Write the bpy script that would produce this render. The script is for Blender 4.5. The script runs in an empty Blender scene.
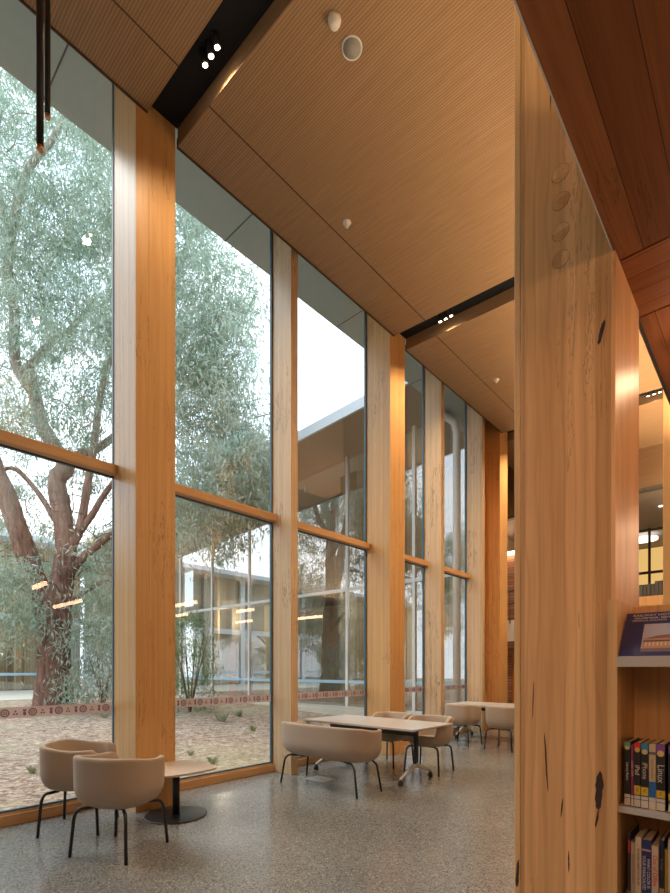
import bpy, bmesh, math, random
from mathutils import Vector, Matrix
random.seed(7)
PI = math.pi
SC = bpy.context.scene
COL = SC.collection

# ------------------------------------------------------------------ camera frame
F = 487.0
TH = math.atan(441.0 / 487.0)
SN, CS = math.sin(TH), math.cos(TH)
EYE = 1.5
def ray(px, py):
    u = (px - 335) / F; v = (668.5 - py) / F
    return Vector((-SN + u * CS, CS + u * SN, v))
def at_t(px, py, t): return Vector((0, 0, EYE)) + ray(px, py) * t
def at_z(px, py, z):
    d = ray(px, py); return Vector((0, 0, EYE)) + d * ((z - EYE) / d.z)
def at_y(px, py, y):
    d = ray(px, py); return Vector((0, 0, EYE)) + d * (y / d.y)

# ------------------------------------------------------------------ mesh helpers
class MB:
    def __init__(self): self.v = []; self.f = []; self.smooth = []
    def add(self, vs, fs, smooth=False):
        o = len(self.v); self.v += [tuple(p) for p in vs]
        for f in fs: self.f.append(tuple(i + o for i in f)); self.smooth.append(smooth)
        return self
    def box(self, x0, x1, y0, y1, z0, z1):
        vs = [(x, y, z) for x in (x0, x1) for y in (y0, y1) for z in (z0, z1)]
        return self.add(vs, [(0,1,3,2),(4,6,7,5),(0,4,5,1),(2,3,7,6),(0,2,6,4),(1,5,7,3)])
    def hexa(self, pts):   # 8 points: bottom 4 ccw then top 4
        return self.add(pts, [(3,2,1,0),(4,5,6,7),(0,1,5,4),(1,2,6,5),(2,3,7,6),(3,0,4,7)])
    def tube(self, pts, r, n=10, cap=True, closed=False):
        pts = [Vector(p) for p in pts]; m = len(pts)
        rs = r if isinstance(r, (list, tuple)) else [r] * m
        vs = []; up = None
        for i, p in enumerate(pts):
            a = pts[max(i-1, 0)]; b = pts[min(i+1, m-1)]
            d = (b - a).normalized()
            if up is None:
                up = Vector((0,0,1)) if abs(d.z) < .9 else Vector((1,0,0))
            s = d.cross(up).normalized(); up = s.cross(d).normalized()
            for k in range(n):
                an = 2*PI*k/n
                vs.append(p + (s*math.cos(an) + up*math.sin(an)) * rs[i])
        fs = []
        for i in range(m-1):
            for k in range(n):
                fs.append((i*n+k, i*n+(k+1)%n, (i+1)*n+(k+1)%n, (i+1)*n+k))
        if cap:
            fs.append(tuple(range(n))[::-1]); fs.append(tuple((m-1)*n+k for k in range(n)))
        return self.add(vs, fs, True)
    def lathe(self, prof, c=(0,0,0), n=40):
        vs = []; m = len(prof)
        for (r, z) in prof:
            for k in range(n):
                a = 2*PI*k/n; vs.append((c[0]+r*math.cos(a), c[1]+r*math.sin(a), c[2]+z))
        fs = []
        for i in range(m-1):
            for k in range(n):
                fs.append((i*n+k, i*n+(k+1)%n, (i+1)*n+(k+1)%n, (i+1)*n+k))
        fs.append(tuple(range(n))[::-1]); fs.append(tuple((m-1)*n+k for k in range(n)))
        return self.add(vs, fs, True)
    def prism(self, outline, z0, z1):
        n = len(outline)
        vs = [(x, y, z0) for x, y in outline] + [(x, y, z1) for x, y in outline]
        fs = [tuple(range(n))[::-1], tuple(range(n, 2*n))]
        for k in range(n): fs.append((k, (k+1) % n, n+(k+1) % n, n+k))
        return self.add(vs, fs)
    def build(self, name, mat, parent=None, loc=None, bevel=0, rot=0, autosmooth=False):
        if loc is not None:      # geometry given in world coordinates, origin moved to loc
            L = Vector(loc); self.v = [tuple(Vector(p) - L) for p in self.v]
        me = bpy.data.meshes.new(name); me.from_pydata(self.v, [], self.f); me.update()
        for p, s in zip(me.polygons, self.smooth): p.use_smooth = s or autosmooth
        me.materials.append(mat)
        o = bpy.data.objects.new(name, me); COL.objects.link(o)
        if loc is not None: o.location = loc
        if rot: o.rotation_euler.z = rot
        if parent: o.parent = parent
        if bevel:
            b = o.modifiers.new('bevel', 'BEVEL'); b.width = bevel; b.segments = 2; b.limit_method = 'ANGLE'
        return o

def tag(o, label=None, cat=None, group=None, kind=None):
    if label: o['label'] = label
    if cat: o['category'] = cat
    if group: o['group'] = group
    if kind: o['kind'] = kind
    return o
def empty(name, loc=(0,0,0), rz=0, **k):
    o = bpy.data.objects.new(name, None); COL.objects.link(o)
    o.empty_display_size = .1; o.location = loc; o.rotation_euler.z = rz
    return tag(o, **k)
def copy_tree(o, parent=None):
    c = o.copy(); COL.objects.link(c)
    if parent: c.parent = parent
    for ch in list(o.children): copy_tree(ch, c)
    return c
def structure(o, label=None):
    o['kind'] = 'structure'
    if label: o['label'] = label
    return o

# ------------------------------------------------------------------ materials
def new_mat(name):
    m = bpy.data.materials.new(name); m.use_nodes = True
    nt = m.node_tree; b = nt.nodes['Principled BSDF']
    return m, nt, b
def N(nt, t, **k):
    n = nt.nodes.new(t)
    for a, v in k.items(): setattr(n, a, v)
    return n
def L(nt, a, b): nt.links.new(a, b)
def math_n(nt, op, a, b=None, c=None):
    n = N(nt, 'ShaderNodeMath', operation=op)
    for i, v in enumerate((a, b, c)):
        if v is None: continue
        if isinstance(v, (int, float)): n.inputs[i].default_value = v
        else: L(nt, v, n.inputs[i])
    return n.outputs[0]
def mixc(nt, f, a, b, bt='MIX'):
    n = N(nt, 'ShaderNodeMix', data_type='RGBA', blend_type=bt)
    for i, v in ((0, f), (6, a), (7, b)):
        if isinstance(v, (int, float)): n.inputs[i].default_value = v
        elif isinstance(v, tuple): n.inputs[i].default_value = (*v, 1)
        else: L(nt, v, n.inputs[i])
    return n.outputs[2]
def noise(nt, vec, scale=(1,1,1), s=1, detail=4, rough=.55, dist=0):
    mp = N(nt, 'ShaderNodeMapping'); L(nt, vec, mp.inputs[0]); mp.inputs['Scale'].default_value = scale
    n = N(nt, 'ShaderNodeTexNoise'); L(nt, mp.outputs[0], n.inputs[0])
    n.inputs['Scale'].default_value = s; n.inputs['Detail'].default_value = detail
    n.inputs['Roughness'].default_value = rough; n.inputs['Distortion'].default_value = dist
    return n.outputs['Fac']
def ramp(nt, fac, stops):
    r = N(nt, 'ShaderNodeValToRGB'); L(nt, fac, r.inputs[0])
    e = r.color_ramp.elements
    while len(e) < len(stops): e.new(.5)
    for el, (p, c) in zip(e, stops):
        el.position = p; el.color = (*c, 1) if isinstance(c, tuple) else (c, c, c, 1)
    return r.outputs[0]
def objcoord(nt, rnd=True):
    tc = N(nt, 'ShaderNodeTexCoord')
    if not rnd: return tc.outputs['Object']
    oi = N(nt, 'ShaderNodeObjectInfo')
    a = N(nt, 'ShaderNodeVectorMath', operation='ADD'); L(nt, tc.outputs['Object'], a.inputs[0])
    cx = N(nt, 'ShaderNodeCombineXYZ')
    for i in range(3): L(nt, math_n(nt, 'MULTIPLY', oi.outputs['Random'], 7.3 + 5 * i), cx.inputs[i])
    L(nt, cx.outputs[0], a.inputs[1]); return a.outputs[0]

def plain(name, col, rough=.5, metal=0, spec=.5, bump=0, bscale=200):
    m, nt, b = new_mat(name)
    b.inputs['Base Color'].default_value = (*col, 1); b.inputs['Roughness'].default_value = rough
    b.inputs['Metallic'].default_value = metal; b.inputs['Specular IOR Level'].default_value = spec
    co = objcoord(nt)
    v = noise(nt, co, s=9, detail=3)
    L(nt, mixc(nt, v, tuple(c*.93 for c in col), tuple(min(1, c*1.06) for c in col)), b.inputs['Base Color'])
    if bump:
        bn = N(nt, 'ShaderNodeBump'); bn.inputs['Strength'].default_value = bump; bn.inputs['Distance'].default_value = .002
        L(nt, noise(nt, co, s=bscale, detail=2), bn.inputs['Height']); L(nt, bn.outputs[0], b.inputs['Normal'])
    return m

def wood(name, light, dark, axis=2, widths=None, tone=.35, rough=.42, vein=.0, figure=.0, fine=1.0, spec=.4, joint=0):
    """timber with grain along axis; widths = (axis index list, lamella width)"""
    m, nt, b = new_mat(name)
    co = objcoord(nt)
    sc = [1, 1, 1]; sc[axis] = .045
    g1 = noise(nt, co, tuple(sc), s=26*fine, detail=6, rough=.6, dist=.25)
    sc2 = [1, 1, 1]; sc2[axis] = .02
    g2 = noise(nt, co, tuple(sc2), s=130*fine, detail=3, rough=.6)
    fac = math_n(nt, 'ADD', math_n(nt, 'MULTIPLY', g1, .65), math_n(nt, 'MULTIPLY', g2, .35))
    base = ramp(nt, fac, [(.33, dark), (.5, tuple(.45*d+.55*l for d, l in zip(dark, light))), (.66, light)])
    sep = N(nt, 'ShaderNodeSeparateXYZ'); L(nt, co, sep.inputs[0])
    if figure:
        wv = N(nt, 'ShaderNodeTexWave', wave_type='BANDS', bands_direction='X' if axis != 0 else 'Y')
        mp = N(nt, 'ShaderNodeMapping'); s3 = [1, 1, 1]; s3[axis] = .22
        mp.inputs['Scale'].default_value = s3; L(nt, co, mp.inputs[0]); L(nt, mp.outputs[0], wv.inputs[0])
        wv.inputs['Scale'].default_value = 6; wv.inputs['Distortion'].default_value = 9
        wv.inputs['Detail'].default_value = 2.5; wv.inputs['Detail Scale'].default_value = .8
        base = mixc(nt, math_n(nt, 'MULTIPLY', ramp(nt, wv.outputs['Fac'], [(.0, 0.), (.75, .15), (1, 1.)]), figure), base, tuple(d*.72 for d in dark))
    if widths:
        idx = None
        for k, (ax, w) in enumerate(widths):
            q = math_n(nt, 'FLOOR', math_n(nt, 'DIVIDE', sep.outputs[ax], w))
            q = math_n(nt, 'MULTIPLY', q, 3.17 + 11.3*k)
            idx = q if idx is None else math_n(nt, 'ADD', idx, q)
        wn = N(nt, 'ShaderNodeTexWhiteNoise', noise_dimensions='1D'); L(nt, idx, wn.inputs['W'])
        t = math_n(nt, 'MULTIPLY_ADD', wn.outputs['Value'], tone, 1 - tone*.6)
        cc = N(nt, 'ShaderNodeCombineColor')
        L(nt, t, cc.inputs[0]); L(nt, math_n(nt, 'POWER', t, 1.25), cc.inputs[1]); L(nt, math_n(nt, 'POWER', t, 1.6), cc.inputs[2])
        base = mixc(nt, 1.0, base, cc.outputs[0], 'MULTIPLY')
        if joint:
            ax, w = widths[0]
            fr = math_n(nt, 'FRACT', math_n(nt, 'DIVIDE', sep.outputs[ax], w))
            base = mixc(nt, math_n(nt, 'LESS_THAN', fr, joint), base, tuple(d*.25 for d in dark))
    if vein:
        sc4 = [1, 1, 1]; sc4[axis] = .05
        vn = noise(nt, co, tuple(sc4), s=11, detail=5, rough=.7, dist=.6)
        sc5 = [1, 1, 1]; sc5[axis] = .35
        vm = noise(nt, co, tuple(sc5), s=2.2, detail=2)
        line = math_n(nt, 'LESS_THAN', math_n(nt, 'ABSOLUTE', math_n(nt, 'SUBTRACT', vn, .5)), .007)
        msk = math_n(nt, 'GREATER_THAN', vm, .56)
        base = mixc(nt, math_n(nt, 'MULTIPLY', math_n(nt, 'MULTIPLY', line, msk), vein), base, (.05, .025, .012))
    L(nt, base, b.inputs['Base Color'])
    b.inputs['Roughness'].default_value = rough; b.inputs['Specular IOR Level'].default_value = spec
    bn = N(nt, 'ShaderNodeBump'); bn.inputs['Strength'].default_value = .08; bn.inputs['Distance'].default_value = .002
    L(nt, fac, bn.inputs['Height']); L(nt, bn.outputs[0], b.inputs['Normal'])
    return m

M = {}
LT, DK = (.68, .41, .175), (.58, .325, .125)
M['col'] = wood('glulam_column', LT, DK, 2, [(0, .045), (1, .045)], .12, .35, vein=.5)
M['mull'] = wood('glulam_mullion', (.66, .49, .31), (.54, .37, .21), 2, [(0, .042), (1, .2)], .12, .4, vein=.8)
M['bigcol'] = wood('gum_column', (.80, .475, .225), (.66, .35, .14), 2, [(0, .062), (1, .07)], .36, .38, vein=.35, figure=.34)
M['bigedge'] = wood('pale_edge_lamella', (.78, .50, .24), (.66, .39, .16), 2, None, .2, .4)
M['rail'] = wood('timber_rail', (.68, .41, .20), (.56, .31, .14), 1, None, .2, .45)
M['shelf_ply'] = wood('shelf_timber', (.70, .42, .19), (.58, .325, .13), 2, [(1, .03), (0, .012)], .15, .45)
M['soffit_y'] = wood('red_soffit_boards_long', (.42, .155, .055), (.26, .088, .030), 1, [(0, .135)], .5, .5, vein=.5, joint=.02, spec=.25)
M['soffit_x'] = wood('red_soffit_boards_cross', (.43, .165, .06), (.29, .10, .034), 0, [(1, .115)], .4, .5, joint=.03, spec=.25)
M['wallwood'] = wood('wall_timber', (.50, .22, .07), (.34, .12, .035), 2, [(1, .09)], .3, .45)

def ceiling_mat():
    m, nt, b = new_mat('grooved_timber_ceiling')
    tc = N(nt, 'ShaderNodeTexCoord'); co = tc.outputs['Object']
    sep = N(nt, 'ShaderNodeSeparateXYZ'); L(nt, co, sep.inputs[0])
    g = noise(nt, co, (.06, 1, 1), s=30, detail=5)
    g2 = noise(nt, co, (1, 1, 1), s=.7, detail=2)
    base = ramp(nt, g, [(.3, (.29, .178, .096)), (.7, (.37, .238, .135))])
    base = mixc(nt, math_n(nt, 'MULTIPLY', g2, .25), base, (.30, .175, .085))
    # board tone
    q = math_n(nt, 'FLOOR', math_n(nt, 'DIVIDE', sep.outputs[1], .128))
    wn = N(nt, 'ShaderNodeTexWhiteNoise', noise_dimensions='1D'); L(nt, q, wn.inputs['W'])
    base = mixc(nt, math_n(nt, 'MULTIPLY', wn.outputs['Value'], .12), base, (.24, .14, .065))
    fr = math_n(nt, 'FRACT', math_n(nt, 'DIVIDE', sep.outputs[1], .026))
    gr = math_n(nt, 'LESS_THAN', fr, .22)
    base = mixc(nt, math_n(nt, 'MULTIPLY', gr, .5), base, (.06, .027, .012))
    L(nt, base, b.inputs['Base Color']); b.inputs['Roughness'].default_value = .5; b.inputs['Specular IOR Level'].default_value = .35
    return m
M['ceil'] = ceiling_mat()

def floor_mat():
    m, nt, b = new_mat('polished_aggregate_concrete')
    tc = N(nt, 'ShaderNodeTexCoord'); co = tc.outputs['Object']
    big = noise(nt, co, s=.8, detail=4)
    base = ramp(nt, big, [(.3, (.18, .195, .195)), (.7, (.26, .272, .26))])
    v = N(nt, 'ShaderNodeTexVoronoi'); v.inputs['Scale'].default_value = 62; L(nt, co, v.inputs[0])
    v2 = N(nt, 'ShaderNodeTexVoronoi'); v2.inputs['Scale'].default_value = 100; L(nt, co, v2.inputs[0])
    sp = N(nt, 'ShaderNodeSeparateColor'); L(nt, v.outputs['Color'], sp.inputs[0])
    sp2 = N(nt, 'ShaderNodeSeparateColor'); L(nt, v2.outputs['Color'], sp2.inputs[0])
    core = math_n(nt, 'LESS_THAN', v.outputs['Distance'], .42)
    dark = math_n(nt, 'MULTIPLY', math_n(nt, 'LESS_THAN', sp.outputs[0], .36), core)
    lite = math_n(nt, 'MULTIPLY', math_n(nt, 'GREATER_THAN', sp.outputs[0], .90), core)
    base = mixc(nt, math_n(nt, 'MULTIPLY', dark, .8), base, (.06, .055, .05))
    base = mixc(nt, math_n(nt, 'MULTIPLY', lite, .75), base, (.50, .49, .44))
    d2 = math_n(nt, 'LESS_THAN', sp2.outputs[1], .25)
    base = mixc(nt, math_n(nt, 'MULTIPLY', d2, .62), base, (.10, .09, .08))
    L(nt, base, b.inputs['Base Color'])
    rg = noise(nt, co, s=2.2, detail=3)
    L(nt, math_n(nt, 'MULTIPLY_ADD', rg, .14, .15), b.inputs['Roughness'])
    b.inputs['Specular IOR Level'].default_value = .75
    return m
M['floor'] = floor_mat()

def glass_mat(name, tint=(.93, .97, .96), boost=1.0, ior=1.5):
    m = bpy.data.materials.new(name); m.use_nodes = True; nt = m.node_tree; nt.nodes.clear()
    out = N(nt, 'ShaderNodeOutputMaterial')
    tr = N(nt, 'ShaderNodeBsdfTransparent'); tr.inputs[0].default_value = (*tint, 1)
    gl = N(nt, 'ShaderNodeBsdfGlossy'); gl.inputs['Roughness'].default_value = .0; gl.inputs[0].default_value = (1, 1, 1, 1)
    fr = N(nt, 'ShaderNodeFresnel'); fr.inputs[0].default_value = ior
    mx = N(nt, 'ShaderNodeMixShader')
    f = math_n(nt, 'MULTIPLY', fr.outputs[0], boost); f = math_n(nt, 'MINIMUM', f, 1.0)
    ge = N(nt, 'ShaderNodeNewGeometry'); f = math_n(nt, 'MULTIPLY', f, math_n(nt, 'SUBTRACT', 1.0, ge.outputs['Backfacing']))   # only the face the ray enters reflects
    L(nt, f, mx.inputs[0]); L(nt, tr.outputs[0], mx.inputs[1]); L(nt, gl.outputs[0], mx.inputs[2]); L(nt, mx.outputs[0], out.inputs[0])
    return m
M['glass'] = glass_mat('window_glass', (.975, .99, .985), 1.7)
M['facade_glass'] = glass_mat('facade_glass', (.93, .95, .94), 7.0)

def film_mat(name, col, alpha):
    m, nt, b = new_mat(name)
    b.inputs['Base Color'].default_value = (*col, 1); b.inputs['Roughness'].default_value = .5
    tr = N(nt, 'ShaderNodeBsdfTransparent'); tl = N(nt, 'ShaderNodeBsdfTranslucent'); tl.inputs[0].default_value = (*col, 1)
    m1 = N(nt, 'ShaderNodeMixShader'); m1.inputs[0].default_value = .6; L(nt, b.outputs[0], m1.inputs[1]); L(nt, tl.outputs[0], m1.inputs[2])
    mx = N(nt, 'ShaderNodeMixShader'); mx.inputs[0].default_value = alpha
    L(nt, tr.outputs[0], mx.inputs[1]); L(nt, m1.outputs[0], mx.inputs[2])
    L(nt, mx.outputs[0], nt.nodes['Material Output'].inputs[0]); return m
M['film'] = film_mat('brown_window_film', (.60, .42, .36), .62)
M['film_dark'] = film_mat('dark_brown_print', (.16, .07, .06), .8)

def emit(name, col, s):
    m = bpy.data.materials.new(name); m.use_nodes = True; nt = m.node_tree; nt.nodes.clear()
    o = N(nt, 'ShaderNodeOutputMaterial'); e = N(nt, 'ShaderNodeEmission'); e.inputs[0].default_value = (*col, 1); e.inputs[1].default_value = s
    L(nt, e.outputs[0], o.inputs[0]); return m
M['lamp'] = emit('lamp_lens', (1, .80, .52), 14)
M['strip'] = emit('strip_light_lens', (1, .62, .37), 10)
M['ring'] = emit('ring_light_lens', (1, .93, .8), 1.6)
M['glow_wall'] = emit('glow_panels', (1, .62, .2), .5)  # lamplight on the far wall is put in as the panels' own glow

def fabric():
    m, nt, b = new_mat('beige_wool_fabric')
    co = objcoord(nt)
    n1 = noise(nt, co, s=420, detail=2); n2 = noise(nt, co, s=6, detail=2)
    base = ramp(nt, n1, [(.3, (.36, .29, .23)), (.7, (.50, .415, .335))])
    base = mixc(nt, math_n(nt, 'MULTIPLY', n2, .2), base, (.45, .34, .25))
    L(nt, base, b.inputs['Base Color']); b.inputs['Roughness'].default_value = .9; b.inputs['Specular IOR Level'].default_value = .15
    b.inputs['Sheen Weight'].default_value = .15
    bn = N(nt, 'ShaderNodeBump'); bn.inputs['Strength'].default_value = .25; bn.inputs['Distance'].default_value = .001
    L(nt, n1, bn.inputs['Height']); L(nt, bn.outputs[0], b.inputs['Normal']); return m
M['fabric'] = fabric()
M['black'] = plain('black_powder_coat', (.018, .019, .022), .38)
M['blackgap'] = plain('black_recess_paint', (.012, .014, .018), .75, spec=.2)
M['gasket'] = plain('dark_teal_gasket', (.04, .10, .14), .5)
M['tabletop'] = plain('pale_laminate', (.53, .54, .54), .28)
M['lowtop'] = wood('pale_ash_laminate', (.62, .52, .42), (.54, .44, .34), 0, None, .1, .35)
M['plyedge'] = wood('ply_edge', (.55, .36, .2), (.42, .26, .13), 0, None, .1, .5)
M['alu'] = plain('cast_aluminium', (.60, .57, .53), .35, .35)
M['white'] = plain('white_plastic', (.72, .70, .66), .45)
M['greyplastic'] = plain('grey_speaker_grille', (.27, .27, .25), .7, bump=.5, bscale=600)
M['shelf_metal'] = plain('light_grey_shelf_metal', (.46, .42, .38), .4)
M['eave'] = plain('grey_eave_sheet', (.44, .54, .56), .6)
M['eavegap'] = plain('eave_joint', (.12, .13, .13), .7)
M['fascia'] = plain('pale_metal_fascia', (.62, .66, .70), .5)
M['whiteframe'] = plain('white_facade_frame', (.78, .79, .78), .4)
M['whitewall'] = plain('white_render_wall', (.72, .76, .80), .8)
M['bluerail'] = plain('pale_blue_band', (.40, .62, .78), .4)
M['plaster'] = plain('warm_plaster', (.55, .45, .36), .8)
M['greyceil'] = plain('grey_ceiling_board', (.33, .29, .26), .8)
M['concrete'] = plain('pale_path_concrete', (.60, .56, .47), .9)
M['darkmetal'] = plain('dark_bronze_metal', (.06, .05, .045), .4)
M['grove'] = plain('joint_shadow_gap', (.07, .035, .02), .8)
M['plate'] = plain('brushed_floor_plate', (.30, .31, .31), .4, .3)
M['copper'] = plain('copper_tube_end', (.55, .30, .18), .3, .8)

def facade_wood():
    m, nt, b = new_mat('vertical_facade_cladding')
    tc = N(nt, 'ShaderNodeTexCoord'); sep = N(nt, 'ShaderNodeSeparateXYZ'); L(nt, tc.outputs['Object'], sep.inputs[0])
    s = math_n(nt, 'ADD', sep.outputs[0], sep.outputs[1])
    q = math_n(nt, 'FLOOR', math_n(nt, 'DIVIDE', s, .42)); wn = N(nt, 'ShaderNodeTexWhiteNoise', noise_dimensions='1D'); L(nt, q, wn.inputs['W'])
    base = ramp(nt, wn.outputs['Value'], [(0., (.34, .26, .17)), (.35, (.56, .43, .26)), (.6, (.44, .40, .32)), (.85, (.68, .54, .34)), (1, (.28, .26, .22))])
    fr = math_n(nt, 'FRACT', math_n(nt, 'DIVIDE', s, .14))
    base = mixc(nt, math_n(nt, 'MULTIPLY', math_n(nt, 'LESS_THAN', fr, .15), .5), base, (.08, .06, .04))
    L(nt, base, b.inputs['Base Color']); b.inputs['Roughness'].default_value = .7; return m
M['cladding'] = facade_wood()

def mulch():
    m, nt, b = new_mat('bark_mulch_and_leaf_litter')
    tc = N(nt, 'ShaderNodeTexCoord'); co = tc.outputs['Object']
    v = N(nt, 'ShaderNodeTexVoronoi'); v.inputs['Scale'].default_value = 9; L(nt, co, v.inputs[0])
    v3 = N(nt, 'ShaderNodeTexVoronoi'); v3.inputs['Scale'].default_value = 24; L(nt, co, v3.inputs[0])
    sp = N(nt, 'ShaderNodeSeparateColor'); L(nt, v.outputs['Color'], sp.inputs[0])
    sp3 = N(nt, 'ShaderNodeSeparateColor'); L(nt, v3.outputs['Color'], sp3.inputs[0])
    base = ramp(nt, sp.outputs[0], [(0, (.16, .09, .06)), (.35, (.32, .21, .145)), (.7, (.42, .30, .22)), (1, (.62, .52, .42))])
    base = mixc(nt, .5, base, ramp(nt, sp3.outputs[1], [(0, (.10, .055, .035)), (.5, (.36, .245, .175)), (1, (.80, .70, .58))]))
    big = noise(nt, co, s=.35, detail=3)
    base = mixc(nt, ramp(nt, big, [(.5, 0.), (.72, .55)]), base, (.42, .40, .24))
    L(nt, base, b.inputs['Base Color']); b.inputs['Roughness'].default_value = .95
    bn = N(nt, 'ShaderNodeBump'); bn.inputs['Strength'].default_value = .6; bn.inputs['Distance'].default_value = .03
    L(nt, v3.outputs['Distance'], bn.inputs['Height']); L(nt, bn.outputs[0], b.inputs['Normal']); return m
M['mulch'] = mulch()

def bark():
    m, nt, b = new_mat('gum_tree_bark')
    co = objcoord(nt, False)
    n1 = noise(nt, co, (1, 1, .18), s=9, detail=6, rough=.65, dist=.5)
    n2 = noise(nt, co, (1, 1, .3), s=1.1, detail=3)
    sep = N(nt, 'ShaderNodeSeparateXYZ'); L(nt, co, sep.inputs[0])
    rough_b = ramp(nt, n1, [(.35, (.10, .048, .034)), (.55, (.27, .14, .10)), (.75, (.40, .27, .21))])
    smooth_b = ramp(nt, n1, [(.3, (.22, .165, .13)), (.6, (.40, .32, .26)), (.8, (.54, .47, .40))])
    h = math_n(nt, 'ADD', math_n(nt, 'DIVIDE', sep.outputs[2], 9.0), math_n(nt, 'MULTIPLY', math_n(nt, 'SUBTRACT', n2, .5), .7))
    base = mixc(nt, ramp(nt, h, [(.62, 0.), (.95, 1.)]), rough_b, smooth_b)
    L(nt, base, b.inputs['Base Color']); b.inputs['Roughness'].default_value = .9
    bn = N(nt, 'ShaderNodeBump'); bn.inputs['Strength'].default_value = .9; bn.inputs['Distance'].default_value = .04
    L(nt, n1, bn.inputs['Height']); L(nt, bn.outputs[0], b.inputs['Normal']); return m
M['bark'] = bark()

def leaf(name, c1, c2, c3):
    m = bpy.data.materials.new(name); m.use_nodes = True; nt = m.node_tree; nt.nodes.clear()
    o = N(nt, 'ShaderNodeOutputMaterial'); tc = N(nt, 'ShaderNodeTexCoord')
    n1 = noise(nt, tc.outputs['Object'], s=5.5, detail=2); n2 = noise(nt, tc.outputs['Object'], s=.5, detail=2)
    f = math_n(nt, 'ADD', math_n(nt, 'MULTIPLY', n1, .6), math_n(nt, 'MULTIPLY', n2, .4))
    c = ramp(nt, f, [(.36, c1), (.5, c2), (.64, c3)])
    d = N(nt, 'ShaderNodeBsdfDiffuse'); L(nt, c, d.inputs[0])
    t = N(nt, 'ShaderNodeBsdfTranslucent'); L(nt, c, t.inputs[0])
    g = N(nt, 'ShaderNodeBsdfGlossy'); g.inputs['Roughness'].default_value = .35
    m1 = N(nt, 'ShaderNodeMixShader'); m1.inputs[0].default_value = .4; L(nt, d.outputs[0], m1.inputs[1]); L(nt, t.outputs[0], m1.inputs[2])
    m2 = N(nt, 'ShaderNodeMixShader'); m2.inputs[0].default_value = .08; L(nt, m1.outputs[0], m2.inputs[1]); L(nt, g.outputs[0], m2.inputs[2])
    L(nt, m2.outputs[0], o.inputs[0]); return m
M['leaf'] = leaf('gum_leaves', (.22, .30, .20), (.36, .45, .34), (.54, .60, .50))
M['leaf2'] = leaf('shrub_leaves', (.11, .20, .06), (.20, .31, .11), (.34, .44, .18))
M['grass'] = leaf('grass_blades', (.28, .34, .16), (.40, .46, .26), (.54, .56, .36))

# ------------------------------------------------------------------ dimensions
XC = -4.93      # room face of the window columns
XG = -5.47      # glass
COLS = [-6.64, -2.14, 2.36, 6.86, 11.36]
CEILZ = {0: 7.47, 1: 7.38, 2: 7.285, 3: 7.21, 4: 7.14}
SLOPE = .05
FILL_UP = 75
XS = -.52       # edge of the low timber soffit
ZS = 3.30

# floor
f = MB().box(-5.60, 12, -7, 26, -.12, 0).build('floor', M['floor']); structure(f, 'polished grey concrete floor with exposed aggregate')

# ------------------------------------------------------------------ ceiling with slots
bays = [(-7.0, -6.50, 0), (-6.17, -2.02, 0), (-1.67, 2.485, 1), (2.83, 6.97, 2), (7.325, 11.475, 3), (11.83, 14.2, 4)]
for i, (y0, y1, k) in enumerate(bays):
    x0, x1 = (-4.915, .3) if k < 4 else (-5.55, 3.0)
    z = CEILZ[k]; za = z - SLOPE*(x0+4.915); zb = z - SLOPE*(x1+4.915)
    T = .5
    o = MB().hexa([(x0,y0,za),(x1,y0,zb),(x1,y1,zb),(x0,y1,za),(x0,y0,za+T),(x1,y0,zb+T),(x1,y1,zb+T),(x0,y1,za+T)]).build('ceiling', M['ceil'])
    structure(o, 'grooved timber acoustic ceiling, one bay between two black slots')
    # long joint parallel to the window wall, and a dark edge trim
    for xj in ((-4.30, ) if k < 4 else (-4.3, -1.2)):
        zj = z - SLOPE*(xj+4.915)
        MB().box(xj-.006, xj+.006, y0, y1, zj-.003, zj+.01).build('ceiling_joint', M['grove'], o)
    if k < 4:
        MB().box(x0-.018, x0, y0, y1, za-.012, za+.1).build('ceiling_edge_trim', M['grove'], o)
# dark beam linings at the top of every slot
for i, c in enumerate(COLS):
    k = i
    zt = CEILZ[i] + .20
    x0, x1 = (XC+.005, .3) if i < 4 else (XC+.005, 3)
    za = zt; zb = zt - SLOPE*(x1-x0)
    o = MB().hexa([(x0,c+.02,za),(x1,c+.02,zb),(x1,c+.55,zb),(x0,c+.55,za),(x0,c+.02,za+.3),(x1,c+.02,zb+.3),(x1,c+.55,zb+.3),(x0,c+.55,za+.3)]).build('trim_%d' % (i+1), M['blackgap'])
    structure(o, 'black lining of the ceiling slot above the window columns')
# roof over everything, closes the void above the ceiling
o = MB().box(-6.38, 12, -7, 26, 8.35, 8.7).build('roof_slab', M['eave']); structure(o)
# outer eave
es = MB().box(-6.40, -4.6, -7, 12.6, 8.2, 8.34).build('eave_soffit', M['eave']); structure(es, 'grey sheet eave soffit outside the tall windows')
for y in (-3.15, -.6, 1.95, 4.5, 7.1, 9.7):
    MB().box(-6.40, -4.7, y-.008, y+.008, 8.196, 8.205).build('soffit_joint', M['eavegap'], es)

# ------------------------------------------------------------------ window columns
def column(x0, x1, y0, y1, ztop, name, label, cat, group, mat, split=None, bev=.006):
    t = empty(name, ((x0+x1)/2, (y0+y1)/2, 0), label=label, cat=cat, group=group)
    lx0, lx1, ly0, ly1 = x0-(x0+x1)/2, x1-(x0+x1)/2, y0-(y0+y1)/2, y1-(y0+y1)/2
    if split:
        s = split-(y0+y1)/2
        MB().box(lx0, lx1, ly0, s-.0007, 0, ztop).build('narrow_post', mat, t, bevel=.002)
        MB().box(lx0, lx1, s+.0007, ly1, 0, ztop).build('wide_post', mat, t, bevel=.002)
    else:
        MB().box(lx0, lx1, ly0, ly1, 0, ztop).build('post', mat, t, bevel=bev)
    return t
LBL = {2.36: 'tall laminated timber column behind the low round-based table, nearest the camera on the window wall',
       6.86: 'tall laminated timber column at the far end of the castor table, second along the windows',
       11.36: 'farthest tall timber column of the window wall, beyond the far table'}
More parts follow.
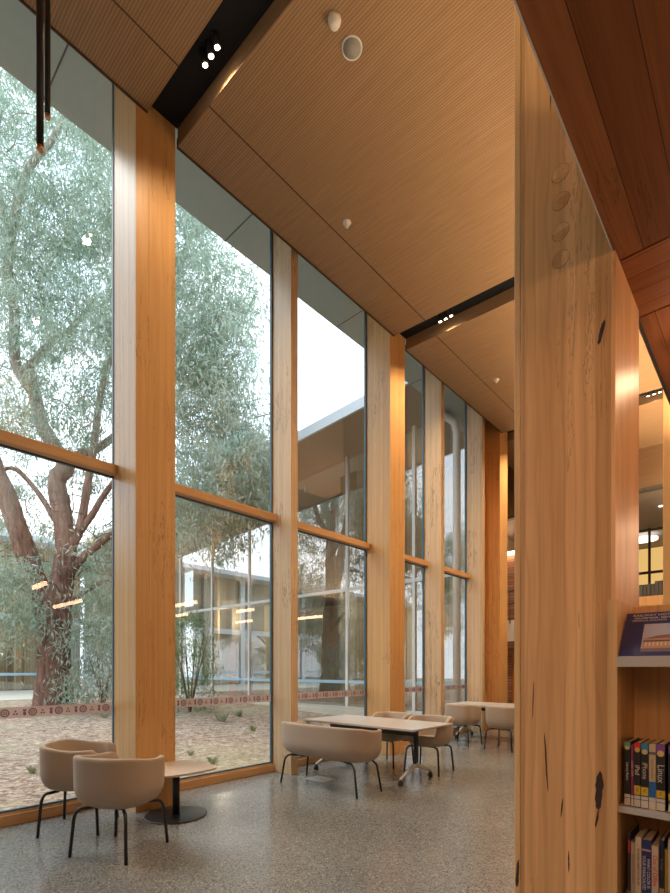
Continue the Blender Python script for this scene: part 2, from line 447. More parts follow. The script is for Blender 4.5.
for c in COLS:
    if c < 0: continue
    column(-5.50, XC, c, c+.45, 8.2, 'timber_column', LBL[c], 'column', 'tall timber columns on the window wall', M['col'], split=c+.145)
for c in (-2.14, -6.64):
    o = MB().box(-5.50, XC, c, c+.45, 0, 7.62).build('wall_left_pier', M['col'], loc=((-5.2, c+.2, 0))); structure(o)
MUL = [(-4.34, -4.21, None), (.16, .29, None), (4.66, 4.79, 'slim timber mullion fin directly left of the bench seat'),
       (8.80, 8.93, 'slim timber mullion fin between the castor table and the far table'),
       (10.67, 10.80, 'slim timber mullion fin nearest the farthest column')]
for y0, y1, lb in MUL:
    if lb is None:
        o = MB().box(-5.50, -5.07, y0, y1, 0, 8.2).build('wall_left_mullion', M['mull'], loc=(-5.3, y0, 0)); structure(o); continue
    column(-5.50, -5.05, y0, y1, 8.2, 'timber_mullion', lb, 'mullion', 'slim timber mullions between the windows', M['mull'])
# solid timber wall beside the farthest column
o = MB().box(-5.56, -5.30, 10.80, 11.36, 0, 8.2).build('wall_left', M['wallwood'], loc=(-5.4, 11, 0)); structure(o, 'dark orange timber panelled wall between last window and farthest column')
# low lintel pieces over columns up to eave
# ------------------------------------------------------------------ windows
def motifs(y0, y1, zc):
    mb = MB(); y = math.ceil((y0+.03-1.331)/.2365)*.2365 + 1.331
    x = XG + .011
    def disc(yc, zc, r, ri=0, n=16, sz=1.0):
        vs = []
        for k in range(n):
            a = 2*PI*k/n; vs.append((x, yc+r*math.cos(a), zc+r*sz*math.sin(a)))
        for k in range(n):
            a = 2*PI*k/n; vs.append((x, yc+ri*math.cos(a), zc+ri*sz*math.sin(a)))
        mb.add(vs, [(k, (k+1)%n, n+(k+1)%n, n+k) for k in range(n)])
    while y < y1-.04:
        disc(y, zc, .039, .026); disc(y, zc, .019, .010); disc(y, zc, .005, .0005, 8)
        for dy, dz in ((.075, -.014), (.099, -.014), (.087, .012)):
            if y+dy < y1-.02: disc(y+dy, zc+dz, .0095, .0005, 10)
        if y+.165 < y1-.02:
            disc(y+.165, zc-.012, .014, .0005, 12, 1.5); disc(y+.158, zc+.02, .009, .0005, 10, 1.3); disc(y+.172, zc+.02, .009, .0005, 10, 1.3)
        y += .2365
    return mb
WINS = [(-6.19, -4.34), (-4.21, -2.14), (-1.69, .16), (.29, 2.36), (2.81, 4.66), (4.79, 6.86), (7.31, 8.80), (8.93, 10.67)]
ZT = 3.63
for i, (y0, y1) in enumerate(WINS):
    w = empty('window_%d' % (i+1), (XG, (y0+y1)/2, 0)); w['kind'] = 'structure'
    yc = (y0+y1)/2; a, b_ = y0-yc, y1-yc
    MB().box(-.06, .05, a, b_, 0, .10).build('window_sill', M['rail'], w, bevel=.004)
    MB().box(-.04, .02, a, b_, .10, .125).build('sill_bead', M['mull'], w)
    MB().box(-.03, .117, a, b_, ZT, ZT+.10).build('transom', M['rail'], w, bevel=.003)
    g = MB()
    for z0, z1 in ((.125, .14), (ZT-.014, ZT), (ZT+.10, ZT+.112)): g.box(-.018, .018, a, b_, z0, z1)
    g.box(-.018, .020, a, a+.012, .125, 8.2); gw = .006 if i == 3 else .022; g.box(-.018, .022, b_-gw, b_, .125, 8.2)
    g.build('window_gasket', M['gasket'], w)
    MB().box(-.006, .006, a+.01, b_-.02, .14, ZT-.012).build('glass_pane', M['glass'], w)
    MB().box(-.006, .006, a+.01, b_-.02, ZT+.11, 8.2).build('glass_pane', M['glass'], w)
    if y1 > 0:
        MB().box(.0065, .0085, a+.01, b_-.022, 1.018, 1.125).build('printed_film_band', M['film'], w)
        mo = motifs(y0, y1, 1.0715).build('printed_motif', M['film_dark'])
        mo.data.transform(Matrix.Translation((-XG, -yc, 0))); mo.parent = w

# ------------------------------------------------------------------ other walls (mostly out of the picture)
def S(name, mb, mat, label=None, loc=None): return structure(mb.build(name, mat, loc=loc), label)
S('wall_back', MB().box(-5.6, 12, -7.2, -7, 0, 8.35), M['plaster'])
S('wall_right', MB().box(12, 12.2, -7, 26, 0, 8.35), M['plaster'])
# unseen up-lighting trough, added to brighten the high ceiling and columns
tr_ = empty('fill_uplight', (XS+.22, 1.0, 3.66), label='long up-lighting trough above the low soffit, added out of view as fill light', cat='added fill light')
MB().box(-.08, .12, -8, 12, -.02, 0).build('trough_base', M['blackgap'], tr_)
MB().box(-.08, -.07, -8, 12, 0, .10).build('trough_lip', M['blackgap'], tr_)
for k in range(5):
    ld = bpy.data.lights.new('fill_uplamp', 'AREA'); ld.shape = 'RECTANGLE'; ld.size = .05; ld.size_y = 3.6; ld.energy = FILL_UP*(.15, .2, .3, 2.4, 4.6)[k]; ld.color = (1, .74, .46)
    lo = bpy.data.objects.new('fill_uplamp', ld); COL.objects.link(lo); lo.parent = tr_; lo.location = (0, -6+4.0*k, .02); lo.rotation_euler = (0, math.radians(140), 0)
# low ceiling of red timber boards on the right: long boards, then boards across at each column beam
segs = [(-7, -2.06, 'y'), (-2.06, -1.6, 'x'), (-1.6, 2.44, 'y'), (2.44, 2.90, 'x'), (2.90, 6.9, 'y'), (6.9, 7.36, 'x'), (7.36, 11.4, 'y'), (11.4, 11.86, 'x'), (11.86, 13.0, 'y')]
for a, b_, ax in segs:
    o = MB().box(XS, 12, a+.006, b_-.006, ZS, ZS+.05).build('ceiling_low', M['soffit_'+ax]); structure(o, 'low soffit of dark red timber boards over the bookshelves')
S('ceiling_low_backing', MB().box(XS+.06, 12, -7, 13.0, ZS+.051, ZS+.3), M['blackgap'])
S('trim_20', MB().box(XS-.005, XS, -7, 2.35, ZS-.001, ZS+.06), M['whiteframe'], 'thin pale metal edge of the low soffit')
S('trim_21', MB().box(XS-.018, XS, 2.90, 13.0, ZS-.004, ZS+.06), M['darkmetal'])
S('wall_mezzanine', MB().box(XS+.36, XS+.5, -7, 13.0, ZS+.3, 8.35), M['plaster'], 'upper wall above the low soffit')

# far end of the hall
S('wall_far', MB().box(-7, 12, 25.9, 26.1, 0, 8.35), M['plaster'])
S('wall_far_left', MB().box(-7.0, -6.9, 12.9, 26, 0, 8.35), M['plaster'])
S('wall_far_side', MB().box(-5.66, -5.56, 11.3, 13.0, 0, 8.35), M['cladding'])
S('wall_far_return', MB().box(-6.95, -5.56, 12.9, 13.0, 0, 8.35), M['cladding'])
S('ceiling_far_bulkhead', MB().box(-6.9, 12, 14.2, 14.35, 6.0, 8.35), M['ceil'])
S('trim_22', MB().box(-6.9, 12, 14.15, 14.35, 5.93, 6.0), M['darkmetal'])
S('ceiling_far', MB().box(-6.9, 12, 14.35, 26, 6.0, 6.1), M['greyceil'], 'grey ceiling of the upper level at the far end')
brick_m = wood('pink_brick', (.46, .27, .20), (.33, .17, .12), 0, [(2, .09)], .35, .7, joint=.12)
S('wall_far_brick', MB().box(-6.88, -4.6, 15.6, 15.8, 0, 5.2), brick_m, 'pinkish brick wall far behind the last column')
d = MB().box(-6.32, -5.4, 15.5, 15.59, 0, 2.05).build('door_1', M['wallwood']); structure(d, 'timber door far behind the last column')
t = empty('stair_balustrade', (-6.0, 14.9, 0), label='dark metal balustrade far behind the last column', cat='balustrade')
mb = MB(); mb.box(-.85, 1.2, -.03, .03, 2.35, 3.0); mb.build('stair_string', M['whiteframe'], t)
for k in range(2):
    MB().tube([(-.85, -.05, 3.45+.38*k), (1.2, -.05, 3.62+.38*k)], .022, 8).build('handrail', M['darkmetal'], t)
for k in range(6):
    MB().tube([(-.8+.34*k, -.05, 2.9), (-.8+.34*k, -.05, 3.95+.02*k)], .014, 8).build('baluster', M['darkmetal'], t)
mb = MB().box(-6.8, -4.7, 15.45, 15.58, 5.2, 5.28); o = mb.build('cove_light', M['strip']); tag(o, 'glowing cove strip on top of the far brick wall', 'light strip')
# mezzanine front, meeting room with self-glowing wall panels
S('wall_parapet', MB().box(-4.5, 6, 14.2, 14.4, 2.4, 3.30), M['shelf_ply'], 'timber parapet of the upper level at the far end')
S('floor_upper', MB().box(-4.5, 6, 14.4, 26, 2.7, 2.85), M['plaster'])
part = empty('glazed_partition', (-2.8, 18.3, 2.85), label='dark-framed glazed partition of the far meeting room', cat='partition')
for x in (-2.6, -1.4, -.2, 1.0, 2.2, 3.4):
    MB().box(x-.035, x+.035, -.03, .03, 0, 3.15).build('frame_post', M['darkmetal'], part)
for z in (0.02, 1.72, 3.08): MB().box(-2.6, 4.5, -.032, .032, z-.04, z+.04).build('frame_rail', M['darkmetal'], part)
bl = empty('glow_panels', (-4.4, 21.2, 2.85), label='warm yellow panelled wall inside the far meeting room, its lamplight put in as glow', cat='wall panel')
for k in range(9): MB().box(-.6+.52*k, -.1+.52*k, -.02, .02, 0, 3.1).build('panel', M['glow_wall'], bl)
rg = empty('ring_pendant', at_t(644, 540.5, 16.4), label='glowing ring pendant lamp in the far meeting room', cat='pendant lamp')
mb = MB(); n = 40
vs = []
for k in range(n):
    a = 2*PI*k/n
    for r, z in ((.02, 0), (.40, 0), (.40, .07), (.02, .07)): vs.append((r*math.cos(a), r*math.sin(a), z))
mb.add(vs, [(4*k+j, 4*((k+1)%n)+j, 4*((k+1)%n)+(j+1)%4, 4*k+(j+1)%4) for k in range(n) for j in range(4)]); mb.build('light_ring', M['ring'], rg)
MB().tube([(0, .3, .05), (0, .3, 6.0-rg.location.z)], .008, 6).build('suspension_wire', M['darkmetal'], rg)
dl = empty('far_downlight', at_z(661, 506.5, 5.98), label='small bright downlight in the grey far ceiling', cat='downlight')
MB().lathe([(.06, 0), (.06, .03)], n=16).build('lens', M['ring'], dl)
gb = plain('dark_grey_binding', (.075, .072, .068), .7)
for k, px in enumerate((641.5, 645.5, 649.5, 653.5, 657.2, 661)):
    p = at_y(px, 590, 14.3); h = .30 if k < 4 else .36
    o = MB().box(-.038, .036, -.085, .09, 0, h).build('folder', gb, bevel=.006); o.location = (p.x, 14.3, 3.30)
    tag(o, 'dark grey folder standing on the far upper parapet', 'folder', 'dark folders on the far parapet')

# ------------------------------------------------------------------ big foreground column
bx0, bx1, by0, by1 = -.952, -.512, 2.36, 2.85
bc = empty('timber_column', ((bx0+bx1)/2, (by0+by1)/2, 0), label='massive knotty timber column in the foreground beside the bookcase', cat='column')
cx, cy = (bx0+bx1)/2, (by0+by1)/2
MB().box(bx0-cx+.032, bx1-cx, by0-cy, by1-cy, 0, 7.4).build('post', M['bigcol'], bc, bevel=.005)
MB().box(bx0-cx, bx0-cx+.031, by0-cy, by1-cy, 0, 7.4).build('edge_lamella', M['bigedge'], bc, bevel=.004)
for z in (3.78, 3.652, 3.51, 3.385):
    mb = MB(); n = 28; vs = []
    for k in range(n):
        a = 2*PI*k/n
        for r, yy in ((.0385, -.0002), (.0385, -.0012), (.0375, -.0012), (.0375, -.0002)):
            vs.append((-.735-cx + r*math.cos(a), by0-cy+yy, z + r*math.sin(a)))
    mb.add(vs, [(4*k+j, 4*((k+1)%n)+j, 4*((k+1)%n)+(j+1)%4, 4*k+(j+1)%4) for k in range(n) for j in range(4)])
    mb.build('plug_joint', M['grove'], bc)
    mb = MB().prism([(.0375*math.cos(2*PI*k/n), .0375*math.sin(2*PI*k/n)) for k in range(n)], 0, .0012)
    o = mb.build('timber_plug', M['bigcol'], bc); o.rotation_euler = (PI/2, 0, 0); o.location = (-.735-cx, by0-cy, z)
gum = plain('gum_pocket', (.035, .02, .014), .55, bump=1, bscale=90)
def pocket(xc, zc, w, h, lean=0, seed=0):
    rnd = random.Random(seed); n = 26; vs = []
    for k in range(n):
        a = 2*PI*k/n; s = math.sin(a); c_ = math.cos(a)
        ww = w*(1+.25*rnd.uniform(-1, 1)) * (1 if abs(s) < .85 else .5)
        vs.append((xc-cx + c_*ww + lean*s, by0-cy-.0015, zc + s*h))
    vs2 = [(v[0], by0-cy+.001, v[2]) for v in vs]
    MB().add(vs+vs2, [tuple(range(n)), *[(k, n+k, n+(k+1)%n, (k+1)%n) for k in range(n)]]).build('gum_pocket', gum, bc)
pocket(-.575, .965, .015, .088, .004, 1); pocket(-.583, .84, .004, .04, .006, 2)
pocket(-.565, 2.97, .009, .05, .012, 3); pocket(-.935, .50, .008, .07, .004, 4)
pocket(-.80, 1.06, .003, .14, -.008, 5); pocket(-.73, .86, .0025, .045, .004, 6); pocket(-.78, 4.35, .003, .25, .0, 7)
pocket(-.785, 4.52, .007, .05, .0, 8); pocket(-.86, 1.35, .002, .09, .003, 9); pocket(-.70, .62, .0025, .05, .0, 10)
# next inner column seen past the bookcase
ic = column(-.99, -.55, 6.86, 7.31, 7.3, 'timber_column', 'pale timber column behind the bookcase at the right picture edge', 'column', None, M['col'])

# ------------------------------------------------------------------ bookcase
bk = empty('bookcase', (0, 2.35, 0), label='timber bookcase with grey metal shelves beside the big knotty column', cat='bookcase')
def B(name, mb, mat, bev=.002): return mb.build(name, mat, bk, bevel=bev)
Y0 = 2.19 - 2.35
B('side_panel', MB().box(-.503, -.468, Y0, .17, 0, 1.775), M['shelf_ply'])
B('side_panel', MB().box(.97, 1.005, Y0, .17, 0, 1.775), M['shelf_ply'])
B('back_panel', MB().box(-.468, .97, .15, .17, 0, 1.775), M['shelf_ply'])
B('shelf', MB().box(-.468, .97, -.145, .15, .925, .951), M['shelf_metal'])
B('shelf', MB().box(-.468, .97, -.145, .15, .545, .571), M['shelf_metal'])
B('shelf', MB().box(-.468, .97, -.145, .15, .10, .126), M['shelf_metal'])
B('kick_board', MB().box(-.468, .97, -.10, -.08, 0, .10), M['shelf_ply'])
# tilted display shelf
tb = MB(); tb.box(-.466, .97, -.175, -.167, 1.507, 1.548)
tb.add([(-.466,-.167,1.507),(.97,-.167,1.507),(.97,.14,1.66),(-.466,.14,1.66),(-.466,-.167,1.515),(.97,-.167,1.515),(.97,.14,1.668),(-.466,.14,1.668)],
       [(3,2,1,0),(4,5,6,7),(0,1,5,4),(1,2,6,5),(2,3,7,6),(3,0,4,7)])
B('display_shelf', tb, M['shelf_metal'], 0)

def mat_c(c, r=.45): return plain('cover_%02x%02x%02x' % tuple(int(x*255) for x in c), c, r)
def text(body, size, mat, parent, loc, rot, align='LEFT', ex=.0004, name='lettering', sx=1):
    cu = bpy.data.curves.new(name, 'FONT'); cu.body = body; cu.size = size; cu.extrude = ex
    cu.align_x = align; cu.align_y = 'CENTER'; cu.materials.append(mat)
    tmp = bpy.data.objects.new(name, cu); COL.objects.link(tmp)
    me = bpy.data.meshes.new_from_object(tmp.evaluated_get(bpy.context.evaluated_depsgraph_get()))
    bpy.data.objects.remove(tmp)
    o = bpy.data.objects.new(name, me); COL.objects.link(o); o.parent = parent; o.location = loc; o.rotation_euler = rot; o.scale = (sx, 1, 1)
    return o
cream = mat_c((.62, .50, .34)); gold = mat_c((.62, .40, .06)); navy = mat_c((.035, .035, .11), .3); blk = mat_c((.018, .014, .016))
whitet = mat_c((.75, .70, .62))
# face-out book on the display shelf
tilt = math.atan2(.15, .185)
bo = empty('display_book', (-.462, 2.187, 1.549), label='large navy landscape book about railway hotels shown face out on the top shelf', cat='book')
bo.rotation_euler.x = -tilt
MB().box(0, .33, 0, .006, 0, .232).build('cover', navy, bo, bevel=.001)
MB().box(.004, .326, .006, .022, .003, .229).build('page_block', cream, bo)
MB().box(0, .33, .022, .027, 0, .232).build('back_cover', navy, bo)
for s_, body, sz, z, xx in ((0, 'RAILWAY HOTELS', .0165, .215, .024), (1, 'VOLUME FOUR - SOUTH', .0105, .1995, .030), (2, 'TERMINUS, RAILWAYS', .0105, .186, .022)):
    text(body, sz, whitet if s_ == 1 else cream, bo, (xx, -.0006, z), (PI/2, 0, 0), sx=1.15)
mb = MB().box(.070, .31, -.0015, 0, .020, .165); mb.build('cover_picture', mat_c((.36, .36, .42), .4), bo)
MB().box(.070, .31, -.002, -.0014, .020, .036).build('picture_street', mat_c((.17, .13, .14)), bo)
sky_ = MB().add([(.135,-.0018,.165),(.31,-.0018,.165),(.31,-.0018,.13),(.20,-.0018,.145)], [(0,3,2,1)]); sky_.build('picture_sky', mat_c((.25, .38, .60)), bo)
hot = MB()
hot.box(.076, .31, -.0026, -.0014, .036, .085); hot.build('picture_hotel', mat_c((.45, .24, .15)), bo)
rf = MB().add([(.076,-.003,.085),(.12,-.003,.10),(.31,-.003,.125),(.31,-.003,.112),(.31,-.003,.090)], [(0,4,3,2,1)])
rf.build('picture_roof', mat_c((.22, .12, .10)), bo)
MB().add([(.165,-.0032,.10),(.31,-.0032,.115),(.31,-.0032,.158),(.195,-.0032,.14)], [(0,1,2,3)]).build('picture_tower', mat_c((.50, .22, .15)), bo)
wm = MB()
for k in range(16):
    x = .082 + k*.013
    wm.box(x, x+.006, -.0032, -.0026, .048, .066)
wm.build('picture_arches', mat_c((.62, .45, .30)), bo)
MB().box(.076, .31, -.0033, -.0026, .070, .076).build('picture_balcony', mat_c((.12, .07, .06)), bo)

def xy(px, y): d = ray(px, 700); return d.x / d.y * y
def book(x0, x1, yf, z0, h, col, label, parts, group, depth=.17, lean=0):
    w = x1-x0-.0015
    t = empty('book', (x0, yf, z0), label=label, cat='book', group=group)
    m = mat_c(col)
    MB().box(0, w, 0, .004, 0, h).build('spine', m, t, bevel=.0012)
    c = MB(); c.box(0, .0015, .004, depth, 0, h); c.box(w-.0015, w, .004, depth, 0, h); c.build('cover', m, t)
    MB().box(.0016, w-.0016, .004, depth-.003, .003, h-.004).build('page_block', cream, t)
    for p in parts:
        if p[0] == 'b':
            _, a, b_, c2, nm = p; MB().box(.0004, w-.0004, -.0008, 0, a*h, b_*h).build(nm, mat_c(c2), t)
        elif p[0] == 'o':
            _, zc, r, c2 = p; n = 18
            o = MB().prism([(min(r, w*.42)*math.cos(2*PI*k/n), min(r, w*.42)*math.sin(2*PI*k/n)) for k in range(n)], 0, .0006).build('badge', mat_c(c2), t)
            o.rotation_euler = (PI/2, 0, 0); o.location = (w/2, -.0009, zc*h)
        else:
            _, body, sz, zc, c2, off = p
            text(body, sz, mat_c(c2), t, (w/2+off, -.0012, zc*h), (PI/2, PI/2, 0), 'CENTER')
    return t
Yb = 2.225
E1 = [624.2, 630.9, 634.1, 641.0, 648.9, 656.3, 665.6, 668.4, 676, 683]
X1 = [xy(p, Yb) for p in E1]
LBd = (.60, .52, .40)
lab = [('b', .015, .125, LBd, 'shelf_label'), ('b', .135, .185, (.55, .52, .46), 'shelf_tape')]
g1 = 'computer handbooks on the middle shelf'
red, blu, pur, grn = (.60, .02, .015), (.02, .20, .33), (.20, .06, .26), (.13, .33, .22)
book(X1[0], X1[1], Yb, .951, .257, (.015, .012, .012), 'black handbook with green spine top, first on the middle shelf', lab+[('b', .91, .995, grn, 'colour_band'), ('o', .905, .008, (.6, .5, .2)), ('t', 'Library Basics', .013, .54, (.65, .6, .5), 0)], g1)
book(X1[1], X1[2], Yb, .951, .245, (.22, .03, .09), 'thin magenta handbook on the middle shelf', lab+[('t', 'IN EASY STEPS', .0095, .62, (.65, .5, .45), 0)], g1)
book(X1[2], X1[3], Yb, .951, .256, (.015, .012, .012), 'black handbook with red spine top on the middle shelf', lab+[('b', .2, .34, (.60, .38, .03), 'yellow_band'), ('b', .91, .995, red, 'colour_band'), ('o', .89, .010, (.6, .4, .08)), ('t', 'iPad', .024, .58, (.6, .5, .38), 0), ('t', 'for', .012, .27, (.05, .03, .02), 0)], g1)
book(X1[3], X1[4], Yb, .951, .256, (.015, .012, .012), 'black handbook with blue spine top on the middle shelf', lab+[('b', .2, .33, (.60, .38, .03), 'yellow_band'), ('b', .89, .995, blu, 'colour_band'), ('o', .87, .010, (.6, .4, .15)), ('t', 'iPhone', .024, .58, (.6, .45, .36), 0), ('t', 'for', .012, .27, (.05, .03, .02), 0)], g1)
book(X1[4], X1[5], Yb, .951, .256, (.52, .38, .22), 'tan handbook with a blue spine base on the middle shelf', lab+[('b', .19, .43, (.02, .12, .33), 'blue_band'), ('t', 'New Connections', .010, .62, (.25, .12, .08), 0), ('b', .84, .88, (.12, .10, .12), 'emblem')], g1)
book(X1[5], X1[6], Yb, .951, .258, (.015, .012, .012), 'black Linux handbook with purple spine top on the middle shelf', lab+[('b', .2, .31, (.60, .38, .03), 'yellow_band'), ('b', .88, .995, pur, 'colour_band'), ('o', .86, .012, (.6, .4, .15)), ('t', 'Linux', .032, .56, (.62, .5, .38), 0), ('t', 'for', .012, .26, (.05, .03, .02), 0)], g1)
book(X1[7], X1[8], Yb, .951, .256, (.015, .012, .014), 'dark handbook with purple top and yellow base cut by the picture edge', lab+[('b', .13, .29, (.60, .38, .03), 'yellow_band'), ('b', .88, .995, pur, 'colour_band')], g1)
g2 = 'paperbacks on the lowest visible shelf'
E2 = [627.8, 630.9, 635.2, 641.6, 651.6, 658.8, 664.2, 668.2, 676]
Y2 = 2.23
X2 = [xy(p, Y2) for p in E2]
zs = .571
def hh(py, px): d = ray(px, py); return EYE + d.z*(Y2/d.y) - zs
tp = [('b', .02, .10, LBd, 'shelf_label'), ('b', .12, .15, (.3, .28, .25), 'shelf_tape')]
book(X2[0], X2[1], Y2, zs, hh(832, 629), (.02, .018, .03), 'thin dark paperback with a red spine patch, first on the lowest visible shelf', tp+[('b', .70, .88, (.40, .03, .03), 'red_patch')], g2)
book(X2[1], X2[2], Y2, zs, hh(842, 633), (.46, .36, .26), 'thin beige paperback with brown spine lettering', tp+[('t', 'A HISTORY OF THE COUNTRY', .0085, .55, (.30, .12, .08), 0)], g2)
book(X2[2], X2[3], Y2, zs, hh(837, 638), (.60, .46, .31), 'cream paperback with small black spine lettering', tp+[('t', 'MY SHORT GUIDE TO THE ART', .0105, .55, (.06, .04, .03), 0)], g2)
book(X2[3], X2[4], Y2, zs, hh(840, 646), (.022, .028, .115), 'thick navy paperback with two lines of white spine lettering', tp+[('t', 'WHAT COLOR IS', .015, .50, (.6, .55, .55), .007), ('t', 'YOUR PARACHUTE?', .015, .50, (.6, .55, .55), -.008), ('b', .83, .86, (.45, .25, .2), 'emblem')], g2)
book(X2[4], X2[5], Y2, zs, hh(846, 655), (.52, .38, .27), 'tan paperback with large red spine lettering', tp+[('t', 'Out of Office', .022, .60, (.5, .06, .03), 0)], g2)
book(X2[5], X2[6], Y2+.012, zs, hh(841, 661), (.014, .017, .035), 'blue-black paperback between the red-lettered one and a mustard one', tp+[('b', .02, .30, (.42, .30, .18), 'spine_label'), ('t', 'The Career', .010, .65, (.3, .3, .35), 0)], g2)
book(X2[6], X2[7], Y2+.012, zs, hh(851, 666), (.38, .20, .02), 'mustard yellow paperback on the lowest visible shelf', tp, g2)
book(X2[7], X2[8], Y2, zs, hh(840, 670), (.50, .40, .29), 'pale paperback cut by the right picture edge', tp, g2)

# ------------------------------------------------------------------ chairs
def superell(a, b, n, ph):
    c, s = math.cos(ph), math.sin(ph)
    return (a*math.copysign(abs(c)**(2/n), c), b*math.copysign(abs(s)**(2/n), s))
def sst(x): x = max(0, min(1, x)); return x*x*(3-2*x)
def tub(a, b, n, th=.045, z0=.378, rim=.805, arm=.765, turn=(.2, 1.1), lip=.545, NN=112, armw=.10):
    def topz(x, y, aa, bb):
        back = arm + (rim-arm)*sst((-y/b+turn[0])/turn[1])
        if y < .2*b: return back
        s = sst((abs(x)-(a-armw-.02))/.04)
        front = lip + (back-lip)*s
        k = sst((y-.45*b)/(.2*b))
        rounding = .05*sst((y-.6*b)/(.4*b))
        return back*(1-k) + front*k - rounding*s
    rows = []
    def ring(ins, zf):
        r = []
        for k in range(NN):
            ph = 2*PI*k/NN
            x, y = superell(max(a-ins, .01), max(b-ins, .01), n, ph)
            r.append((x, y, zf(x, y)))
        rows.append(r)
    for ins, z in ((b*.75, z0), (.17, z0), (.11, z0+.010), (.062, z0+.033), (.030, z0+.068), (.010, z0+.112), (0, z0+.16)):
        ring(ins, lambda x, y, z=z: z)
    T = lambda x, y: topz(x, y, a, b)
    zb = z0+.16
    for f_ in (.25, .5, .75, .92): ring(-.004*f_, lambda x, y, f_=f_: zb + (max(T(x, y)-.012, zb+.002)-zb)*f_)
    ring(-.003, lambda x, y: T(x, y)-.012); ring(.006, lambda x, y: T(x, y)-.002); ring(th*.5, lambda x, y: T(x, y)+.001)
    ring(th-.008, lambda x, y: T(x, y)-.003); ring(th, lambda x, y: T(x, y)-.014)
    ring(th+.004, lambda x, y: min(T(x, y)-.02, lip+.1) if T(x, y) > lip+.1 else T(x, y)-.02)
    ring(th+.008, lambda x, y: .455); ring(b*.7, lambda x, y: .455)
    mb = MB(); vs = [p for r in rows for p in r]; m = len(rows)
    fs = [(i*NN+k, i*NN+(k+1)%NN, (i+1)*NN+(k+1)%NN, (i+1)*NN+k) for i in range(m-1) for k in range(NN)]
    fs.append(tuple(range(NN))[::-1]); fs.append(tuple((m-1)*NN+k for k in range(NN)))
    return mb.add(vs, fs, True)
def cushion(a, b, n, z0, z1, NN=80):
    rows = []
    for ins, z in ((.02, z0), (.004, z0+.008), (0, (z0+z1)/2), (.004, z1-.014), (.014, z1-.004), (.03, z1), (b*.6, z1+.006)):
        rows.append([(*superell(a-ins, b-ins, n, 2*PI*k/NN), z) for k in range(NN)])
    vs = [p for r in rows for p in r]; m = len(rows)
    fs = [(i*NN+k, i*NN+(k+1)%NN, (i+1)*NN+(k+1)%NN, (i+1)*NN+k) for i in range(m-1) for k in range(NN)]
    fs.append(tuple(range(NN))[::-1]); fs.append(tuple((m-1)*NN+k for k in range(NN)))
    return MB().add(vs, fs, True)
def leg_pts(sx, sy, fx, fy, z0=.385):
    ix, iy = fx*.50, fy*.50       # start under the shell
    kx, ky = fx*.86, fy*.86
    P = [Vector((sx*ix, sy*iy, z0-.006)), Vector((sx*(ix+kx)/2, sy*(iy+ky)/2, z0-.010))]
    a = Vector((sx*kx*.93, sy*ky*.93, z0-.012)); k_ = Vector((sx*kx*1.03, sy*ky*1.03, z0-.022)); b = Vector((sx*kx*1.07, sy*ky*1.07, z0-.085))
    for i in range(7):
        t = i/6; P.append(a*(1-t)**2 + k_*2*t*(1-t) + b*t*t)
    P.append(Vector((sx*fx, sy*fy, .0)))
    return P
def make_seat(name, a, b, n, fx, fy, label, cat, group, **k):
    t = empty(name, label=label, cat=cat, group=group)
    tub(a, b, n, **k).build('upholstered_shell', M['fabric'], t)
    cushion(a-.058, b-.05, n, .44, .497).build('seat_cushion', M['fabric'], t)
    for sx in (-1, 1):
        for sy in (-1, 1):
            lg = MB().tube(leg_pts(sx, sy, fx, fy), .0135, 12).build('leg', M['black'], t)
    f_ = MB()
    for sy in (-1, 1): f_.tube([(-fx*.5, sy*fy*.5, .378), (fx*.5, sy*fy*.5, .378)], .009, 8)
    f_.build('under_frame', M['black'], t)
    return t
GC = 'beige tub armchairs'
LOW = dict(rim=.795, arm=.712, turn=(.55, .75))
chairA = make_seat('tub_chair', .322, .30, 2.8, .27, .255, 'beige tub armchair nearest the camera, back turned, before the low table', 'armchair', GC)
spots = [((-4.03, 1.80), .44, None),
         ((-4.89, 1.80), -.72, 'beige tub armchair closest to the window glass, left of the nearest armchair'),
         ((-3.76, 6.20), PI+.10, 'beige tub armchair on the far side of castor table, at its right end'),
         ((-4.50, 6.26), PI-.05, 'beige tub armchair on the far side of castor table, nearer the windows'),
         ((-4.60, 8.86), -.06, 'beige tub armchair at the far table, left one with its back turned'),
         ((-3.74, 8.84), -.10, 'beige tub armchair at the far table partly hidden by the knotty column'),
         ((-3.75, 10.85), PI, 'beige tub armchair on the far side of the farthest table')]
for i, ((x, y), rz, lb) in enumerate(spots):
    if i == 2: low = o = make_seat('tub_chair', .322, .30, 2.8, .27, .255, lb, 'armchair', GC, **LOW)
    elif i == 3: o = copy_tree(low)
    else: o = chairA if i == 0 else copy_tree(chairA)
    o.location = (x, y, 0); o.rotation_euler.z = rz
    if lb: o['label'] = lb
bench = make_seat('tub_bench', .722, .305, 3.4, .64, .24, 'wide beige upholstered tub bench seat with its back turned at the castor table', 'bench seat', None, armw=.11)
bench.location = (-4.21, 4.54, 0); bench.rotation_euler.z = .02

